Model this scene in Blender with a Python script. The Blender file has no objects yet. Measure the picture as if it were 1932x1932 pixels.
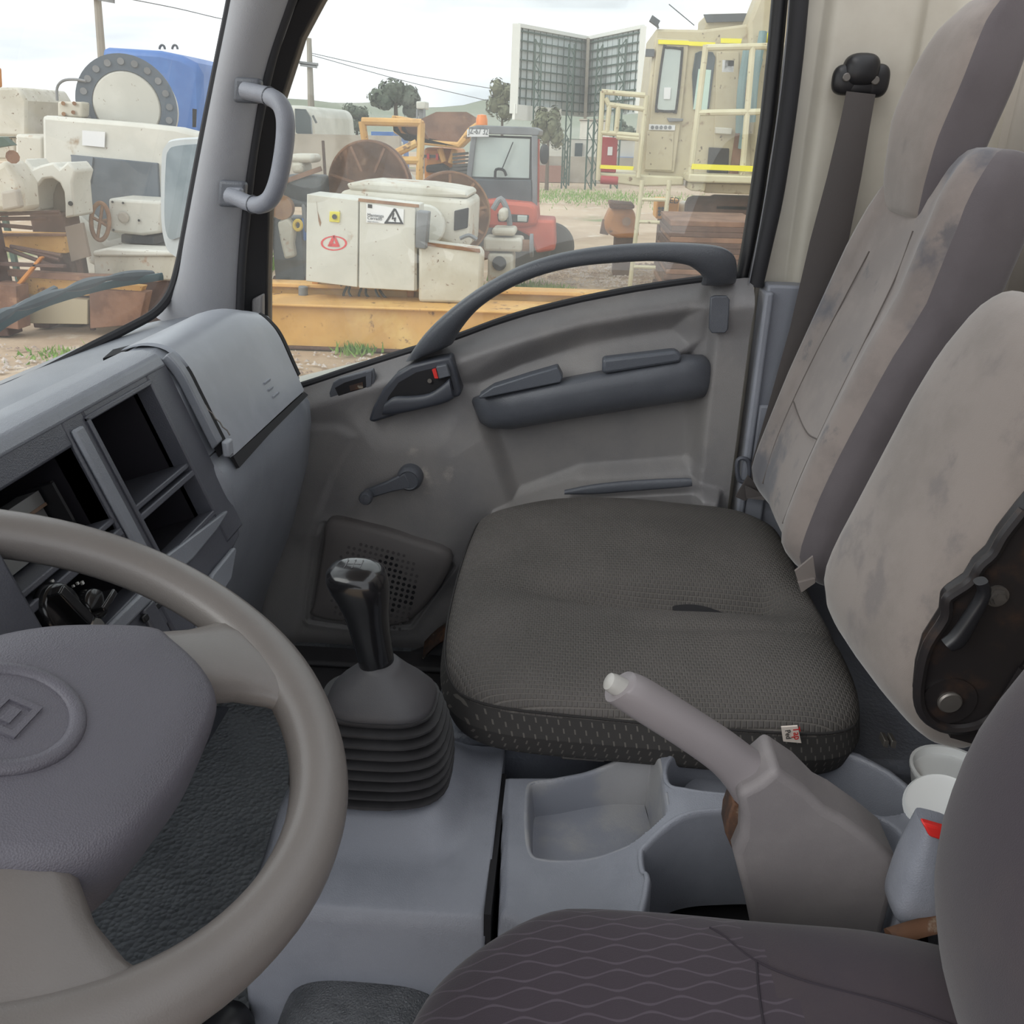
import bpy, bmesh, math, random
import numpy as np
from mathutils import Vector as V, Matrix
from math import sin, cos, pi, sqrt, radians as rad
S = bpy.context.scene
COL = S.collection
random.seed(7)

# ------------------------------------------------------------------ camera, sky, exposure
FPX, CPX = 1645.0, 966.0            # focal length and centre in pixels of a 1932 px frame
YAW, PITCH, ROLL = rad(3.6), rad(23.5), rad(1.2)
EYE = V((0, 0, 1.85))
FWD = V((-sin(YAW)*cos(PITCH), cos(YAW)*cos(PITCH), -sin(PITCH)))
_r = V((cos(YAW), sin(YAW), 0)); _u = _r.cross(FWD)
RGT = _r*cos(ROLL) + _u*sin(ROLL)
UPV = _u*cos(ROLL) - _r*sin(ROLL)
cd = bpy.data.cameras.new('camera'); cam = bpy.data.objects.new('camera', cd); COL.objects.link(cam)
cd.sensor_width = 36; cd.lens = FPX/1932*36; cd.clip_start = .02; cd.clip_end = 900
cam.matrix_world = Matrix((RGT, UPV, -FWD)).transposed().to_4x4()
cam.location = EYE
S.camera = cam

W = bpy.data.worlds.new('overcast_sky'); S.world = W; W.use_nodes = True
nt = W.node_tree; nt.nodes.clear()
def wn(t, **k):
    n = nt.nodes.new(t)
    for a, b in k.items(): setattr(n, a, b)
    return n
tc = wn('ShaderNodeTexCoord'); mp = wn('ShaderNodeMapping'); mp.inputs['Scale'].default_value = (1.4, 1.4, 9)
nz = wn('ShaderNodeTexNoise'); nz.inputs['Scale'].default_value = 1.9; nz.inputs['Detail'].default_value = 4; nz.inputs['Roughness'].default_value = .5
cr = wn('ShaderNodeValToRGB'); bgn = wn('ShaderNodeBackground'); wo = wn('ShaderNodeOutputWorld')
cr.color_ramp.elements[0].position = .36; cr.color_ramp.elements[0].color = (.42, .44, .47, 1)
cr.color_ramp.elements[1].position = .58; cr.color_ramp.elements[1].color = (.66, .68, .70, 1)
bgn.inputs['Strength'].default_value = 2.05
L = nt.links.new
L(tc.outputs['Generated'], mp.inputs['Vector']); L(mp.outputs['Vector'], nz.inputs['Vector']); L(nz.outputs['Fac'], cr.inputs['Fac'])
L(cr.outputs['Color'], bgn.inputs['Color']); L(bgn.outputs['Background'], wo.inputs['Surface'])

sl = bpy.data.lights.new('hazy_sun', 'SUN'); sl.energy = 1.5; sl.angle = rad(50); sl.color = (1, .97, .93)
sun = bpy.data.objects.new('hazy_sun', sl); COL.objects.link(sun)
sun.rotation_euler = (rad(57), 0, rad(-48))      # from the front left, through windscreen and open driver's door
vs = S.view_settings; vs.view_transform = 'Standard'; vs.look = 'None'; vs.gamma = 1; vs.use_curve_mapping = False
vs.exposure = .20
S.display_settings.display_device = 'sRGB'
cy = S.cycles; cy.use_denoising = True; cy.max_bounces = 8; cy.diffuse_bounces = 4; cy.glossy_bounces = 3; cy.use_adaptive_sampling = True; cy.adaptive_threshold = .04; cy.transparent_max_bounces = 12

# ------------------------------------------------------------------ helpers
def ray(u, v): return FWD + RGT*((u-CPX)/FPX) - UPV*((v-CPX)/FPX)
def U(u, v, Y): d = ray(u, v); return EYE + d*(Y/d.y)           # the point of that sight line at lateral depth Y
def UZ(u, v, Z): d = ray(u, v); return EYE + d*((Z-EYE.z)/d.z)  # ... at height Z
def UX(u, v, X): d = ray(u, v); return EYE + d*(X/d.x)
def lin(c): return tuple(((x/255)/12.92 if x/255 <= .04045 else ((x/255+.055)/1.055)**2.4) for x in c)
def sm(x): x = np.clip(x, 0, 1); return x*x*(3-2*x)
def lerp(a, b, t): return a+(b-a)*t
def interp(pts, x):
    if x <= pts[0][0]: return pts[0][1]
    for (a, p), (b, q) in zip(pts, pts[1:]):
        if x <= b: return p+(q-p)*(x-a)/(b-a)
    return pts[-1][1]
def smooth_path(pts, n=6, closed=False):
    """Catmull-Rom through the points."""
    P = [V(p) for p in pts]; out = []; m = len(P)
    for i in range(m if closed else m-1):
        p0 = P[(i-1) % m] if closed or i > 0 else P[0]*2-P[1]
        p1, p2 = P[i], P[(i+1) % m]
        p3 = P[(i+2) % m] if closed or i+2 < m else P[-1]*2-P[-2]
        for k in range(n):
            t = k/n
            out.append(.5*((2*p1)+(p2-p0)*t+(2*p0-5*p1+4*p2-p3)*t*t+(3*p1-p0-3*p2+p3)*t**3))
    if not closed: out.append(P[-1])
    return out
def sdpoly(px, py, poly):
    d = np.full(px.shape, 1e9); ins = np.zeros(px.shape, bool); n = len(poly)
    for i in range(n):
        ax, ay = poly[i][0], poly[i][1]; bx, by = poly[(i+1) % n][0], poly[(i+1) % n][1]
        ex, ey = bx-ax, by-ay; wx, wy = px-ax, py-ay
        t = np.clip((wx*ex+wy*ey)/(ex*ex+ey*ey+1e-12), 0, 1)
        d = np.minimum(d, (wx-ex*t)**2+(wy-ey*t)**2)
        c = (ay > py) != (by > py)
        ins ^= c & (px < ex*(py-ay)/(ey if abs(ey) > 1e-12 else 1e-12)+ax)
    d = np.sqrt(d); return np.where(ins, -d, d)

class MB:
    def __init__(s): s.v = []; s.f = []; s.m = []; s.mi = 0
    def add(s, vs, fs):
        o = len(s.v); s.v += [tuple(p) for p in vs]; s.f += [tuple(i+o for i in f) for f in fs]; s.m += [s.mi]*len(fs); return s
    def box(s, x0, x1, y0, y1, z0, z1):
        return s.add([(x, y, z) for z in (z0, z1) for y in (y0, y1) for x in (x0, x1)],
                     [(0, 2, 3, 1), (4, 5, 7, 6), (0, 1, 5, 4), (2, 6, 7, 3), (0, 4, 6, 2), (1, 3, 7, 5)])
    def obox(s, c, a, b, d):
        c, a, b, d = V(c), V(a), V(b), V(d)
        return s.add([c+a*i+b*j+d*k for k in (-1, 1) for j in (-1, 1) for i in (-1, 1)],
                     [(0, 2, 3, 1), (4, 5, 7, 6), (0, 1, 5, 4), (2, 6, 7, 3), (0, 4, 6, 2), (1, 3, 7, 5)])
    def bar(s, a, b, w, h=None, up=(0, 0, 1)):
        a, b = V(a), V(b); h = h or w; t = (b-a).normalized(); sd = t.cross(V(up))
        if sd.length < 1e-3: sd = t.cross(V((1, 0, 0)))
        sd.normalize(); u2 = sd.cross(t)
        return s.obox((a+b)/2, (b-a)/2, sd*w/2, u2*h/2)
    def prism(s, poly, vec):
        n = len(poly); P = [V(p) for p in poly]; vec = V(vec)
        return s.add(P+[p+vec for p in P], [tuple(range(n))[::-1], tuple(range(n, 2*n))]+[(i, (i+1) % n, (i+1) % n+n, i+n) for i in range(n)])
    def loft(s, rings, closed=True, cap=True, loop=False):
        n = len(rings[0]); vs = [p for r in rings for p in r]; fs = []
        R = len(rings)
        for j in range(R if loop else R-1):
            for i in range(n if closed else n-1):
                k = (i+1) % n; j2 = (j+1) % R; fs.append((j*n+i, j*n+k, j2*n+k, j2*n+i))
        if cap and closed and not loop: fs += [tuple(range(n))[::-1], tuple(range((R-1)*n, R*n))]
        return s.add(vs, fs)
    def tube(s, path, r, n=8, cap=True, closed=False, flat=1.0, up=(0, 0, 1)):
        P = [V(p) for p in path]; m = len(P); rings = []; a0 = None
        for i, p in enumerate(P):
            if closed: t = P[(i+1) % m]-P[i-1]
            else: t = P[min(i+1, m-1)]-P[max(i-1, 0)]
            t.normalize()
            if a0 is None:
                a = t.cross(V(up))
                if a.length < .1: a = t.cross(V((0, 1, 0)))
                if a.length < .1: a = t.cross(V((1, 0, 0)))
            else: a = a0-t*a0.dot(t)
            a.normalize(); a0 = a; b = a.cross(t); rr = r[i] if isinstance(r, (list, tuple)) else r
            rings.append([p+a*(cos(2*pi*k/n)*rr)+b*(sin(2*pi*k/n)*rr*flat) for k in range(n)])
        return s.loft(rings, cap=cap, loop=closed)
    def cyl(s, a, b, r, n=16, r2=None):
        a, b = V(a), V(b); return s.tube([a, b], [r, r if r2 is None else r2], n)
    def lathe(s, o, axis, prof, n=24):
        o = V(o); ax = V(axis).normalized(); a = ax.cross(V((0, 0, 1)))
        if a.length < 1e-3: a = ax.cross(V((1, 0, 0)))
        a.normalize(); b = ax.cross(a)
        return s.loft([[o+ax*h+(a*cos(2*pi*k/n)+b*sin(2*pi*k/n))*max(r, 1e-5) for k in range(n)] for r, h in prof])
    def grid(s, fn, nu, nv):
        return s.add([fn(i/nu, j/nv) for j in range(nv+1) for i in range(nu+1)],
                     [(j*(nu+1)+i, j*(nu+1)+i+1, (j+1)*(nu+1)+i+1, (j+1)*(nu+1)+i) for j in range(nv) for i in range(nu)])
    def soft(s, fn, k=5, n=14):
        """Rounded cube: fn maps a point of the unit super-ellipsoid to the world."""
        idx = {}; vs = []; fs = []
        def vid(p):
            key = tuple(round(c*n) for c in p)
            if key not in idx:
                q = V(p); q /= (abs(q.x)**k+abs(q.y)**k+abs(q.z)**k)**(1/k); idx[key] = len(vs); vs.append(fn(q))
            return idx[key]
        g = [-1+2*i/n for i in range(n+1)]
        for ax in range(3):
            for sg in (-1, 1):
                for i in range(n):
                    for j in range(n):
                        q = []
                        for a, b in ((g[i], g[j]), (g[i+1], g[j]), (g[i+1], g[j+1]), (g[i], g[j+1])):
                            p = [0, 0, 0]; p[ax] = sg; p[(ax+1) % 3] = a; p[(ax+2) % 3] = b; q.append(vid(p))
                        fs.append(tuple(q if sg > 0 else q[::-1]))
        return s.add(vs, fs)
    def build(s, name, mat, parent=None, bev=0, seg=2, sub=0, ang=38, label=None, cat=None, group=None, kind=None, flat=False, solid=0):
        me = bpy.data.meshes.new(name); me.from_pydata(s.v, [], s.f)
        for m in (mat if isinstance(mat, (list, tuple)) else [mat]): me.materials.append(m)
        if any(s.m): me.polygons.foreach_set('material_index', s.m)
        bm = bmesh.new(); bm.from_mesh(me); bmesh.ops.recalc_face_normals(bm, faces=bm.faces); bm.to_mesh(me); bm.free()
        if not flat:
            me.polygons.foreach_set('use_smooth', [True]*len(me.polygons))
            if ang < 180: me.set_sharp_from_angle(angle=rad(ang))
        o = bpy.data.objects.new(name, me); COL.objects.link(o); adopt(o, parent)
        if solid: md = o.modifiers.new('solidify', 'SOLIDIFY'); md.thickness = solid; md.offset = 0
        if bev:
            md = o.modifiers.new('bevel', 'BEVEL'); md.width = bev; md.segments = seg; md.limit_method = 'ANGLE'; md.angle_limit = rad(40); md.harden_normals = False
        if sub: md = o.modifiers.new('subsurf', 'SUBSURF'); md.levels = sub; md.render_levels = sub
        tag(o, label, cat, group, kind); return o
def adopt(o, parent):
    if parent is not None:
        o.parent = parent; w = V((0, 0, 0)); p = parent
        if p.type == 'EMPTY': w = V(p.location)
        o.matrix_parent_inverse = Matrix.Translation(-w)
def tag(o, label=None, cat=None, group=None, kind=None):
    for k, x in (('label', label), ('category', cat), ('group', group), ('kind', kind)):
        if x: o[k] = x
    return o
def thing(name, label, cat, loc, group=None, kind=None):
    o = bpy.data.objects.new(name, None); o.empty_display_size = .05; o.location = loc; COL.objects.link(o)
    return tag(o, label, cat, group, kind)
def text(name, body, loc, size, xd, yd, mat, parent=None, ext=.0004, align='LEFT', sx=1):
    c = bpy.data.curves.new(name, 'FONT'); c.body = body; c.size = size; c.extrude = ext; c.align_x = align; c.align_y = 'BOTTOM'; c.materials.append(mat); c.resolution_u = 3
    o = bpy.data.objects.new(name, c); COL.objects.link(o)
    x = V(xd).normalized(); z = x.cross(V(yd)).normalized(); y = z.cross(x)
    m = Matrix((x*sx, y, z)).transposed().to_4x4(); m.translation = V(loc); 
    if parent is not None:
        o.parent = parent; w = V(parent.location) if parent.type == 'EMPTY' else V((0, 0, 0)); o.matrix_parent_inverse = Matrix.Translation(-w)
    o.matrix_basis = m
    me = bpy.data.meshes.new_from_object(o.evaluated_get(bpy.context.evaluated_depsgraph_get()))
    q = bpy.data.objects.new(name, me); COL.objects.link(q); q.parent = o.parent; q.matrix_parent_inverse = o.matrix_parent_inverse.copy(); q.matrix_basis = m
    bpy.data.objects.remove(o); return q

# ------------------------------------------------------------------ materials
MATS = {}
def M(name, col, rough=.5, col2=None, ns=6, lo=.4, hi=.62, bump=0, bs=300, bk='noise', bd=.001, metal=0, spec=.5, stains=(), sheen=0, coat=0, stretch=None):
    m = bpy.data.materials.new(name); m.use_nodes = True; t = m.node_tree; N = t.nodes.new; K = t.links.new
    b = t.nodes['Principled BSDF']; b.inputs['Roughness'].default_value = rough; b.inputs['Metallic'].default_value = metal
    b.inputs['Specular IOR Level'].default_value = spec; b.inputs['Coat Weight'].default_value = coat
    if sheen: b.inputs['Sheen Weight'].default_value = sheen; b.inputs['Sheen Roughness'].default_value = .5
    tc = N('ShaderNodeTexCoord'); vec = tc.outputs['Object']
    if stretch:
        mp = N('ShaderNodeMapping'); mp.inputs['Scale'].default_value = stretch; K(vec, mp.inputs['Vector']); vec = mp.outputs['Vector']
    cur = None; layers = ([(col2, ns, lo, hi)] if col2 else [])+list(stains)
    b.inputs['Base Color'].default_value = (*lin(col), 1)
    for i, (c2, sc, a, z) in enumerate(layers):
        n = N('ShaderNodeTexNoise'); n.inputs['Scale'].default_value = sc; n.inputs['Detail'].default_value = 6; n.inputs['Roughness'].default_value = .6
        ofs = N('ShaderNodeVectorMath'); ofs.inputs[1].default_value = (i*7.3, i*3.1, i*5.7); K(vec, ofs.inputs[0]); K(ofs.outputs[0], n.inputs['Vector'])
        mr = N('ShaderNodeMapRange'); mr.inputs['From Min'].default_value = a; mr.inputs['From Max'].default_value = z; mr.interpolation_type = 'SMOOTHSTEP'; K(n.outputs['Fac'], mr.inputs['Value'])
        mx = N('ShaderNodeMix'); mx.data_type = 'RGBA'; mx.inputs['A'].default_value = (*lin(col), 1); mx.inputs['B'].default_value = (*lin(c2), 1)
        if cur: K(cur, mx.inputs['A'])
        K(mr.outputs['Result'], mx.inputs['Factor']); cur = mx.outputs['Result']
    if cur: K(cur, b.inputs['Base Color'])
    if bump:
        if bk == 'noise': n = N('ShaderNodeTexNoise'); n.inputs['Scale'].default_value = bs; n.inputs['Detail'].default_value = 3; out = n.outputs['Fac']
        elif bk == 'vor': n = N('ShaderNodeTexVoronoi'); n.inputs['Scale'].default_value = bs; out = n.outputs['Distance']
        elif bk == 'crack': n = N('ShaderNodeTexVoronoi'); n.feature = 'DISTANCE_TO_EDGE'; n.inputs['Scale'].default_value = bs; out = n.outputs['Distance']
        K(tc.outputs['Object'], n.inputs['Vector'])
        bp = N('ShaderNodeBump'); bp.inputs['Strength'].default_value = bump; bp.inputs['Distance'].default_value = bd; K(out, bp.inputs['Height']); K(bp.outputs['Normal'], b.inputs['Normal'])
    MATS[name] = m; return m
def nodes(m): return m.node_tree, m.node_tree.nodes['Principled BSDF']
def glass(name, tint=(.93, .96, .95), dirt=.05, dcol=(225, 225, 220), ds=3, rough=0.0):
    m = bpy.data.materials.new(name); m.use_nodes = True; t = m.node_tree; t.nodes.clear(); N = t.nodes.new; K = t.links.new
    o = N('ShaderNodeOutputMaterial'); tr = N('ShaderNodeBsdfTransparent'); tr.inputs[0].default_value = (*tint, 1)
    gl = N('ShaderNodeBsdfGlossy'); gl.inputs['Roughness'].default_value = rough; lw = N('ShaderNodeLayerWeight'); pw = N('ShaderNodeMath'); pw.operation = 'POWER'; pw.inputs[1].default_value = 5; K(lw.outputs['Facing'], pw.inputs[0]); lw.inputs['Blend'].default_value = .5
    fr = N('ShaderNodeMath'); fr.operation = 'MULTIPLY_ADD'; fr.inputs[1].default_value = .9; fr.inputs[2].default_value = .04; K(pw.outputs[0], fr.inputs[0])
    mx = N('ShaderNodeMixShader'); K(fr.outputs[0], mx.inputs[0]); K(tr.outputs[0], mx.inputs[1]); K(gl.outputs[0], mx.inputs[2])
    df = N('ShaderNodeBsdfDiffuse'); df.inputs[0].default_value = (*lin(dcol), 1); tl = N('ShaderNodeBsdfTranslucent'); tl.inputs[0].default_value = (*lin(dcol), 1)
    ad = N('ShaderNodeMixShader'); ad.inputs[0].default_value = .6; K(df.outputs[0], ad.inputs[1]); K(tl.outputs[0], ad.inputs[2])
    tc = N('ShaderNodeTexCoord'); n = N('ShaderNodeTexNoise'); n.inputs['Scale'].default_value = ds; n.inputs['Detail'].default_value = 7; n.inputs['Roughness'].default_value = .65; K(tc.outputs['Object'], n.inputs['Vector'])
    mr = N('ShaderNodeMapRange'); mr.inputs['From Min'].default_value = .35; mr.inputs['From Max'].default_value = .8; mr.inputs['To Min'].default_value = dirt*.5; mr.inputs['To Max'].default_value = dirt*2.4; K(n.outputs['Fac'], mr.inputs['Value'])
    m2 = N('ShaderNodeMixShader'); K(mr.outputs[0], m2.inputs[0]); K(mx.outputs[0], m2.inputs[1]); K(ad.outputs[0], m2.inputs[2]); K(m2.outputs[0], o.inputs[0])
    MATS[name] = m; return m

# cab interior
m_plastic = M('grey_plastic', (134, 137, 146), .42, (126, 129, 138), 9, bump=.25, bs=700, bk='vor')
m_dash = M('dash_plastic', (128, 132, 140), .34, (120, 124, 132), 7, bump=.2, bs=700, bk='vor')
m_dashd = M('dash_dark_plastic', (84, 86, 94), .36, (78, 80, 88), 7, bump=.2, bs=700, bk='vor')
m_lid = M('lid_plastic', (160, 164, 172), .33, (152, 156, 164), 11, bump=.12, bs=900)
m_pillar = M('pillar_plastic', (156, 157, 162), .55, (150, 151, 156), 5, bump=.2, bs=900, bk='vor')
m_door = M('door_plastic', (130, 127, 126), .45, (120, 118, 119), 5, bump=.3, bs=650, bk='vor', stains=[((158, 152, 146), 14, .66, .8)])
m_doord = M('door_dark_plastic', (88, 91, 98), .42, (82, 85, 92), 9, bump=.3, bs=650, bk='vor')
m_char = M('charcoal_plastic', (62, 65, 73), .38, bump=.15, bs=800, bk='vor')
m_arch = M('arch_rubber', (78, 81, 87), .42, bump=.3, bs=500, bk='vor')
m_black = M('black_plastic', (32, 32, 35), .4)
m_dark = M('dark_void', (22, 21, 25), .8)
m_rubber = M('black_rubber', (44, 43, 45), .62, (54, 53, 55), 12)
m_seal = M('seal_rubber', (40, 40, 44), .7)
m_knob = M('gloss_black', (26, 26, 28), .2, coat=.3)
m_cream = M('cream_paint', (196, 191, 179), .5, (186, 180, 168), 4)
m_rear = M('rear_wall_paint', (170, 163, 154), .6, (160, 153, 145), 3)
m_vinyl = M('grey_vinyl', (100, 104, 113), .4, (92, 95, 104), 8, bump=.6, bs=170, bk='noise', bd=.002)
m_mat = M('rubber_mat', (112, 116, 120), .5, (100, 104, 108), 9, bump=.9, bs=130, bk='vor', bd=.003)
m_peb = M('pebbled_vinyl', (98, 100, 103), .32, (84, 86, 89), 30, bump=.9, bs=300, bk='crack', bd=.002)
m_vel = M('grey_velour', (135, 125, 120), .95, (122, 113, 109), 9, sheen=.35, bump=.15, bs=900, stains=[((88, 87, 93), 5.5, .53, .66), ((98, 94, 96), 17, .60, .72)])
m_vel2 = M('grey_velour_worn', (136, 126, 120), .95, (124, 115, 109), 8, sheen=.35, bump=.15, bs=900, stains=[((116, 108, 105), 13, .54, .70)])
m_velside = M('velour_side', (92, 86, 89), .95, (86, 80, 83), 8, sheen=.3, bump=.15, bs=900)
m_belt = M('belt_webbing', (74, 69, 68), .7, bump=.3, bs=900)
m_steelb = M('black_painted_steel', (42, 39, 40), .36, (74, 56, 46), 20, .52, .75, metal=.2)
m_wheel = M('wheel_urethane', (108, 103, 100), .34, (112, 107, 104), 6, bump=.15, bs=900)
m_pad = M('wheel_pad', (90, 88, 96), .5, (85, 83, 91), 6, bump=.3, bs=900, bk='vor')
m_chrome = M('bright_metal', (190, 190, 188), .25, metal=1)
m_bolt = M('zinc_bolt', (120, 116, 112), .45, metal=.7)
m_red = M('red_button', (206, 48, 44), .4)
m_white = M('white_plastic', (232, 234, 234), .45)
m_tag = M('tag_cloth', (222, 210, 200), .9)
m_redink = M('red_ink', (196, 30, 30), .9)
m_ink = M('black_ink', (38, 36, 38), .9)
m_rustm = M('rusty_metal', (96, 66, 46), .8, (58, 44, 38), 22, bump=.4, bs=90, stains=[((168, 164, 150), 16, .55, .66)])
m_tray = M('tray_plastic_dusty', (134, 137, 146), .5, (152, 152, 154), 9, .45, .62, bump=.2, bs=700, bk='vor')
m_print = M('white_print', (190, 190, 186), .7)
m_glass = glass('windscreen_glass', dirt=.075, ds=2.2)
m_glassd = glass('door_glass', tint=(.94, .965, .955), dirt=.06, ds=3)
def mnode(t, op, a=None, b=None):
    n = t.nodes.new('ShaderNodeMath'); n.operation = op
    for i, x in ((0, a), (1, b)):
        if x is None: continue
        if isinstance(x, (int, float)): n.inputs[i].default_value = x
        else: t.links.new(x, n.inputs[i])
    return n.outputs[0]
def weave(name, c1, c2, cthread, px, py, plane='xy'):
    """Basket-like cover: staggered raised cells with a pale thread between them."""
    m = M(name, c1, .8); t, b = nodes(m); K = t.links.new; N = t.nodes.new
    tc = N('ShaderNodeTexCoord'); sp = N('ShaderNodeSeparateXYZ'); K(tc.outputs['Object'], sp.inputs[0])
    x, y = (sp.outputs[0], sp.outputs[1]) if plane == 'xy' else (sp.outputs[0], sp.outputs[2])
    cb = N('ShaderNodeCombineXYZ'); K(x, cb.inputs[0]); K(y, cb.inputs[1])
    br = N('ShaderNodeTexBrick'); br.offset = .5; br.inputs['Scale'].default_value = 1; br.inputs['Brick Width'].default_value = px; br.inputs['Row Height'].default_value = py
    br.inputs['Mortar Size'].default_value = py*.22; br.inputs['Mortar Smooth'].default_value = 1.0; K(cb.outputs[0], br.inputs['Vector'])
    ns = N('ShaderNodeTexNoise'); ns.inputs['Scale'].default_value = 7; ns.inputs['Detail'].default_value = 5; K(tc.outputs['Object'], ns.inputs['Vector'])
    mr = N('ShaderNodeMapRange'); mr.inputs['From Min'].default_value = .4; mr.inputs['From Max'].default_value = .65; K(ns.outputs['Fac'], mr.inputs['Value'])
    mx = N('ShaderNodeMix'); mx.data_type = 'RGBA'; mx.inputs['A'].default_value = (*lin(c1), 1); mx.inputs['B'].default_value = (*lin(c2), 1); K(mr.outputs[0], mx.inputs['Factor'])
    m2 = N('ShaderNodeMix'); m2.data_type = 'RGBA'; m2.inputs['B'].default_value = (*lin(cthread), 1); K(mx.outputs['Result'], m2.inputs['A'])
    fac = mnode(t, 'MULTIPLY', br.outputs['Fac'], .45); K(fac, m2.inputs['Factor']); K(m2.outputs['Result'], b.inputs['Base Color'])
    inv = mnode(t, 'SUBTRACT', 1.0, br.outputs['Fac'])
    bp = N('ShaderNodeBump'); bp.inputs['Strength'].default_value = .9; bp.inputs['Distance'].default_value = .0013; K(inv, bp.inputs['Height']); K(bp.outputs[0], b.inputs['Normal'])
    return m
def dashes(name, c1, cth, px, pz):
    m = M(name, c1, .85); t, b = nodes(m); K = t.links.new; N = t.nodes.new
    tc = N('ShaderNodeTexCoord'); sp = N('ShaderNodeSeparateXYZ'); K(tc.outputs['Object'], sp.inputs[0])
    along = mnode(t, 'ADD', sp.outputs[0], mnode(t, 'MULTIPLY', sp.outputs[1], .93))
    zz = mnode(t, 'DIVIDE', sp.outputs[2], pz); row = mnode(t, 'FLOOR', zz); fz = mnode(t, 'FRACT', zz)
    xx = mnode(t, 'ADD', mnode(t, 'DIVIDE', along, px), mnode(t, 'MULTIPLY', row, .37)); fx = mnode(t, 'FRACT', xx)
    dx = mnode(t, 'LESS_THAN', mnode(t, 'ABSOLUTE', mnode(t, 'SUBTRACT', fx, .5)), .07)
    dz = mnode(t, 'LESS_THAN', mnode(t, 'ABSOLUTE', mnode(t, 'SUBTRACT', fz, .5)), .3)
    f = mnode(t, 'MULTIPLY', mnode(t, 'MULTIPLY', dx, dz), .42)
    mx = N('ShaderNodeMix'); mx.data_type = 'RGBA'; mx.inputs['A'].default_value = (*lin(c1), 1); mx.inputs['B'].default_value = (*lin(cth), 1); K(f, mx.inputs['Factor']); K(mx.outputs['Result'], b.inputs['Base Color'])
    return m
def waves(name, c1, c2, period, lam, amp, width):
    m = M(name, c1, .92, sheen=.15); t, b = nodes(m); K = t.links.new; N = t.nodes.new
    tc = N('ShaderNodeTexCoord'); sp = N('ShaderNodeSeparateXYZ'); K(tc.outputs['Object'], sp.inputs[0])
    y = mnode(t, 'ADD', sp.outputs[1], mnode(t, 'MULTIPLY', sp.outputs[0], -.12))
    g = mnode(t, 'ADD', mnode(t, 'SINE', mnode(t, 'MULTIPLY', y, pi/period)), mnode(t, 'MULTIPLY', mnode(t, 'SINE', mnode(t, 'MULTIPLY', sp.outputs[0], 2*pi/lam)), amp))
    mr = N('ShaderNodeMapRange'); mr.inputs['From Min'].default_value = width*1.25; mr.inputs['From Max'].default_value = width*.75; K(mnode(t, 'ABSOLUTE', g), mr.inputs['Value'])
    mx = N('ShaderNodeMix'); mx.data_type = 'RGBA'; mx.inputs['A'].default_value = (*lin(c1), 1); mx.inputs['B'].default_value = (*lin(c2), 1); K(mr.outputs[0], mx.inputs['Factor'])
    ns = N('ShaderNodeTexNoise'); ns.inputs['Scale'].default_value = 5; K(tc.outputs['Object'], ns.inputs['Vector'])
    m2 = N('ShaderNodeMix'); m2.data_type = 'RGBA'; m2.inputs['B'].default_value = (*lin(tuple(x*.86 for x in c1)), 1); K(mx.outputs['Result'], m2.inputs['A'])
    r2 = N('ShaderNodeMapRange'); r2.inputs['From Min'].default_value = .45; r2.inputs['From Max'].default_value = .7; r2.inputs['To Max'].default_value = .6; K(ns.outputs['Fac'], r2.inputs['Value']); K(r2.outputs[0], m2.inputs['Factor'])
    K(m2.outputs['Result'], b.inputs['Base Color'])
    n = N('ShaderNodeTexNoise'); n.inputs['Scale'].default_value = 1100; K(tc.outputs['Object'], n.inputs['Vector'])
    bp = N('ShaderNodeBump'); bp.inputs['Strength'].default_value = .35; bp.inputs['Distance'].default_value = .0008; K(n.outputs['Fac'], bp.inputs['Height']); K(bp.outputs[0], b.inputs['Normal'])
    return m
m_cover = weave('woven_cover', (72, 69, 67), (84, 80, 78), (118, 113, 107), .0064, .0060)
m_coverside = dashes('dashed_cover_side', (54, 52, 51), (130, 125, 118), .0125, .0105)
m_wave = waves('wave_fabric', (54, 45, 53), (78, 69, 78), .0128, .047, .70, .19)
m_plainf = M('plain_dark_fabric', (50, 42, 50), .93, (57, 48, 53), 6, sheen=.15, bump=.3, bs=1100)

# ------------------------------------------------------------------ cab shell (the setting)
YD = 1.55     # inner face of the passenger door
def struct(o, label, cat): return tag(o, label, cat, kind='structure')

# cab floor: driver's and passenger's foot wells
b = MB(); b.box(-.95, .75, -.12, 1.62, .80, .86)
struct(b.build('floor', m_mat), 'grey rubber covered cab floor in the foot wells', 'floor')
# raised tunnel and engine cover under the bench, grey vinyl
b = MB(); prof = [(-.17, .86), (-.165, 1.10), (-.155, 1.135), (-.13, 1.15), (.30, 1.15), (.72, 1.15), (.72, .86)]
b.loft([[V((x, y, z)) for x, z in prof] for y in (.885, 1.2, 1.53)])
struct(b.build('floor_engine_cover', m_vinyl, bev=.012), 'grey textured vinyl engine cover under the black passenger cushion', 'floor')
# rear wall with pressed ribs and a ledge
b = MB()
XR = .66
def rearz(s, t):
    y = -.12+1.68*s; x = XR
    for yc, w in ((1.44, .05), (1.30, .035), (.95, .05), (.55, .05)):
        x -= .014*float(sm((w-abs(y-yc))/.02))
    return V((x, y, .86+1.4*t))
b.grid(rearz, 150, 2)
struct(b.build('wall_back', m_rear, solid=.012), 'cream painted rear cab wall with pressed ribs behind the seats', 'wall')
b = MB(); b.box(XR-.05, XR-.008, -.1, 1.5, 1.60, 1.625)
struct(b.build('trim_1', m_rear, bev=.006), 'narrow ledge pressed into the rear cab wall', 'trim')
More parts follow.
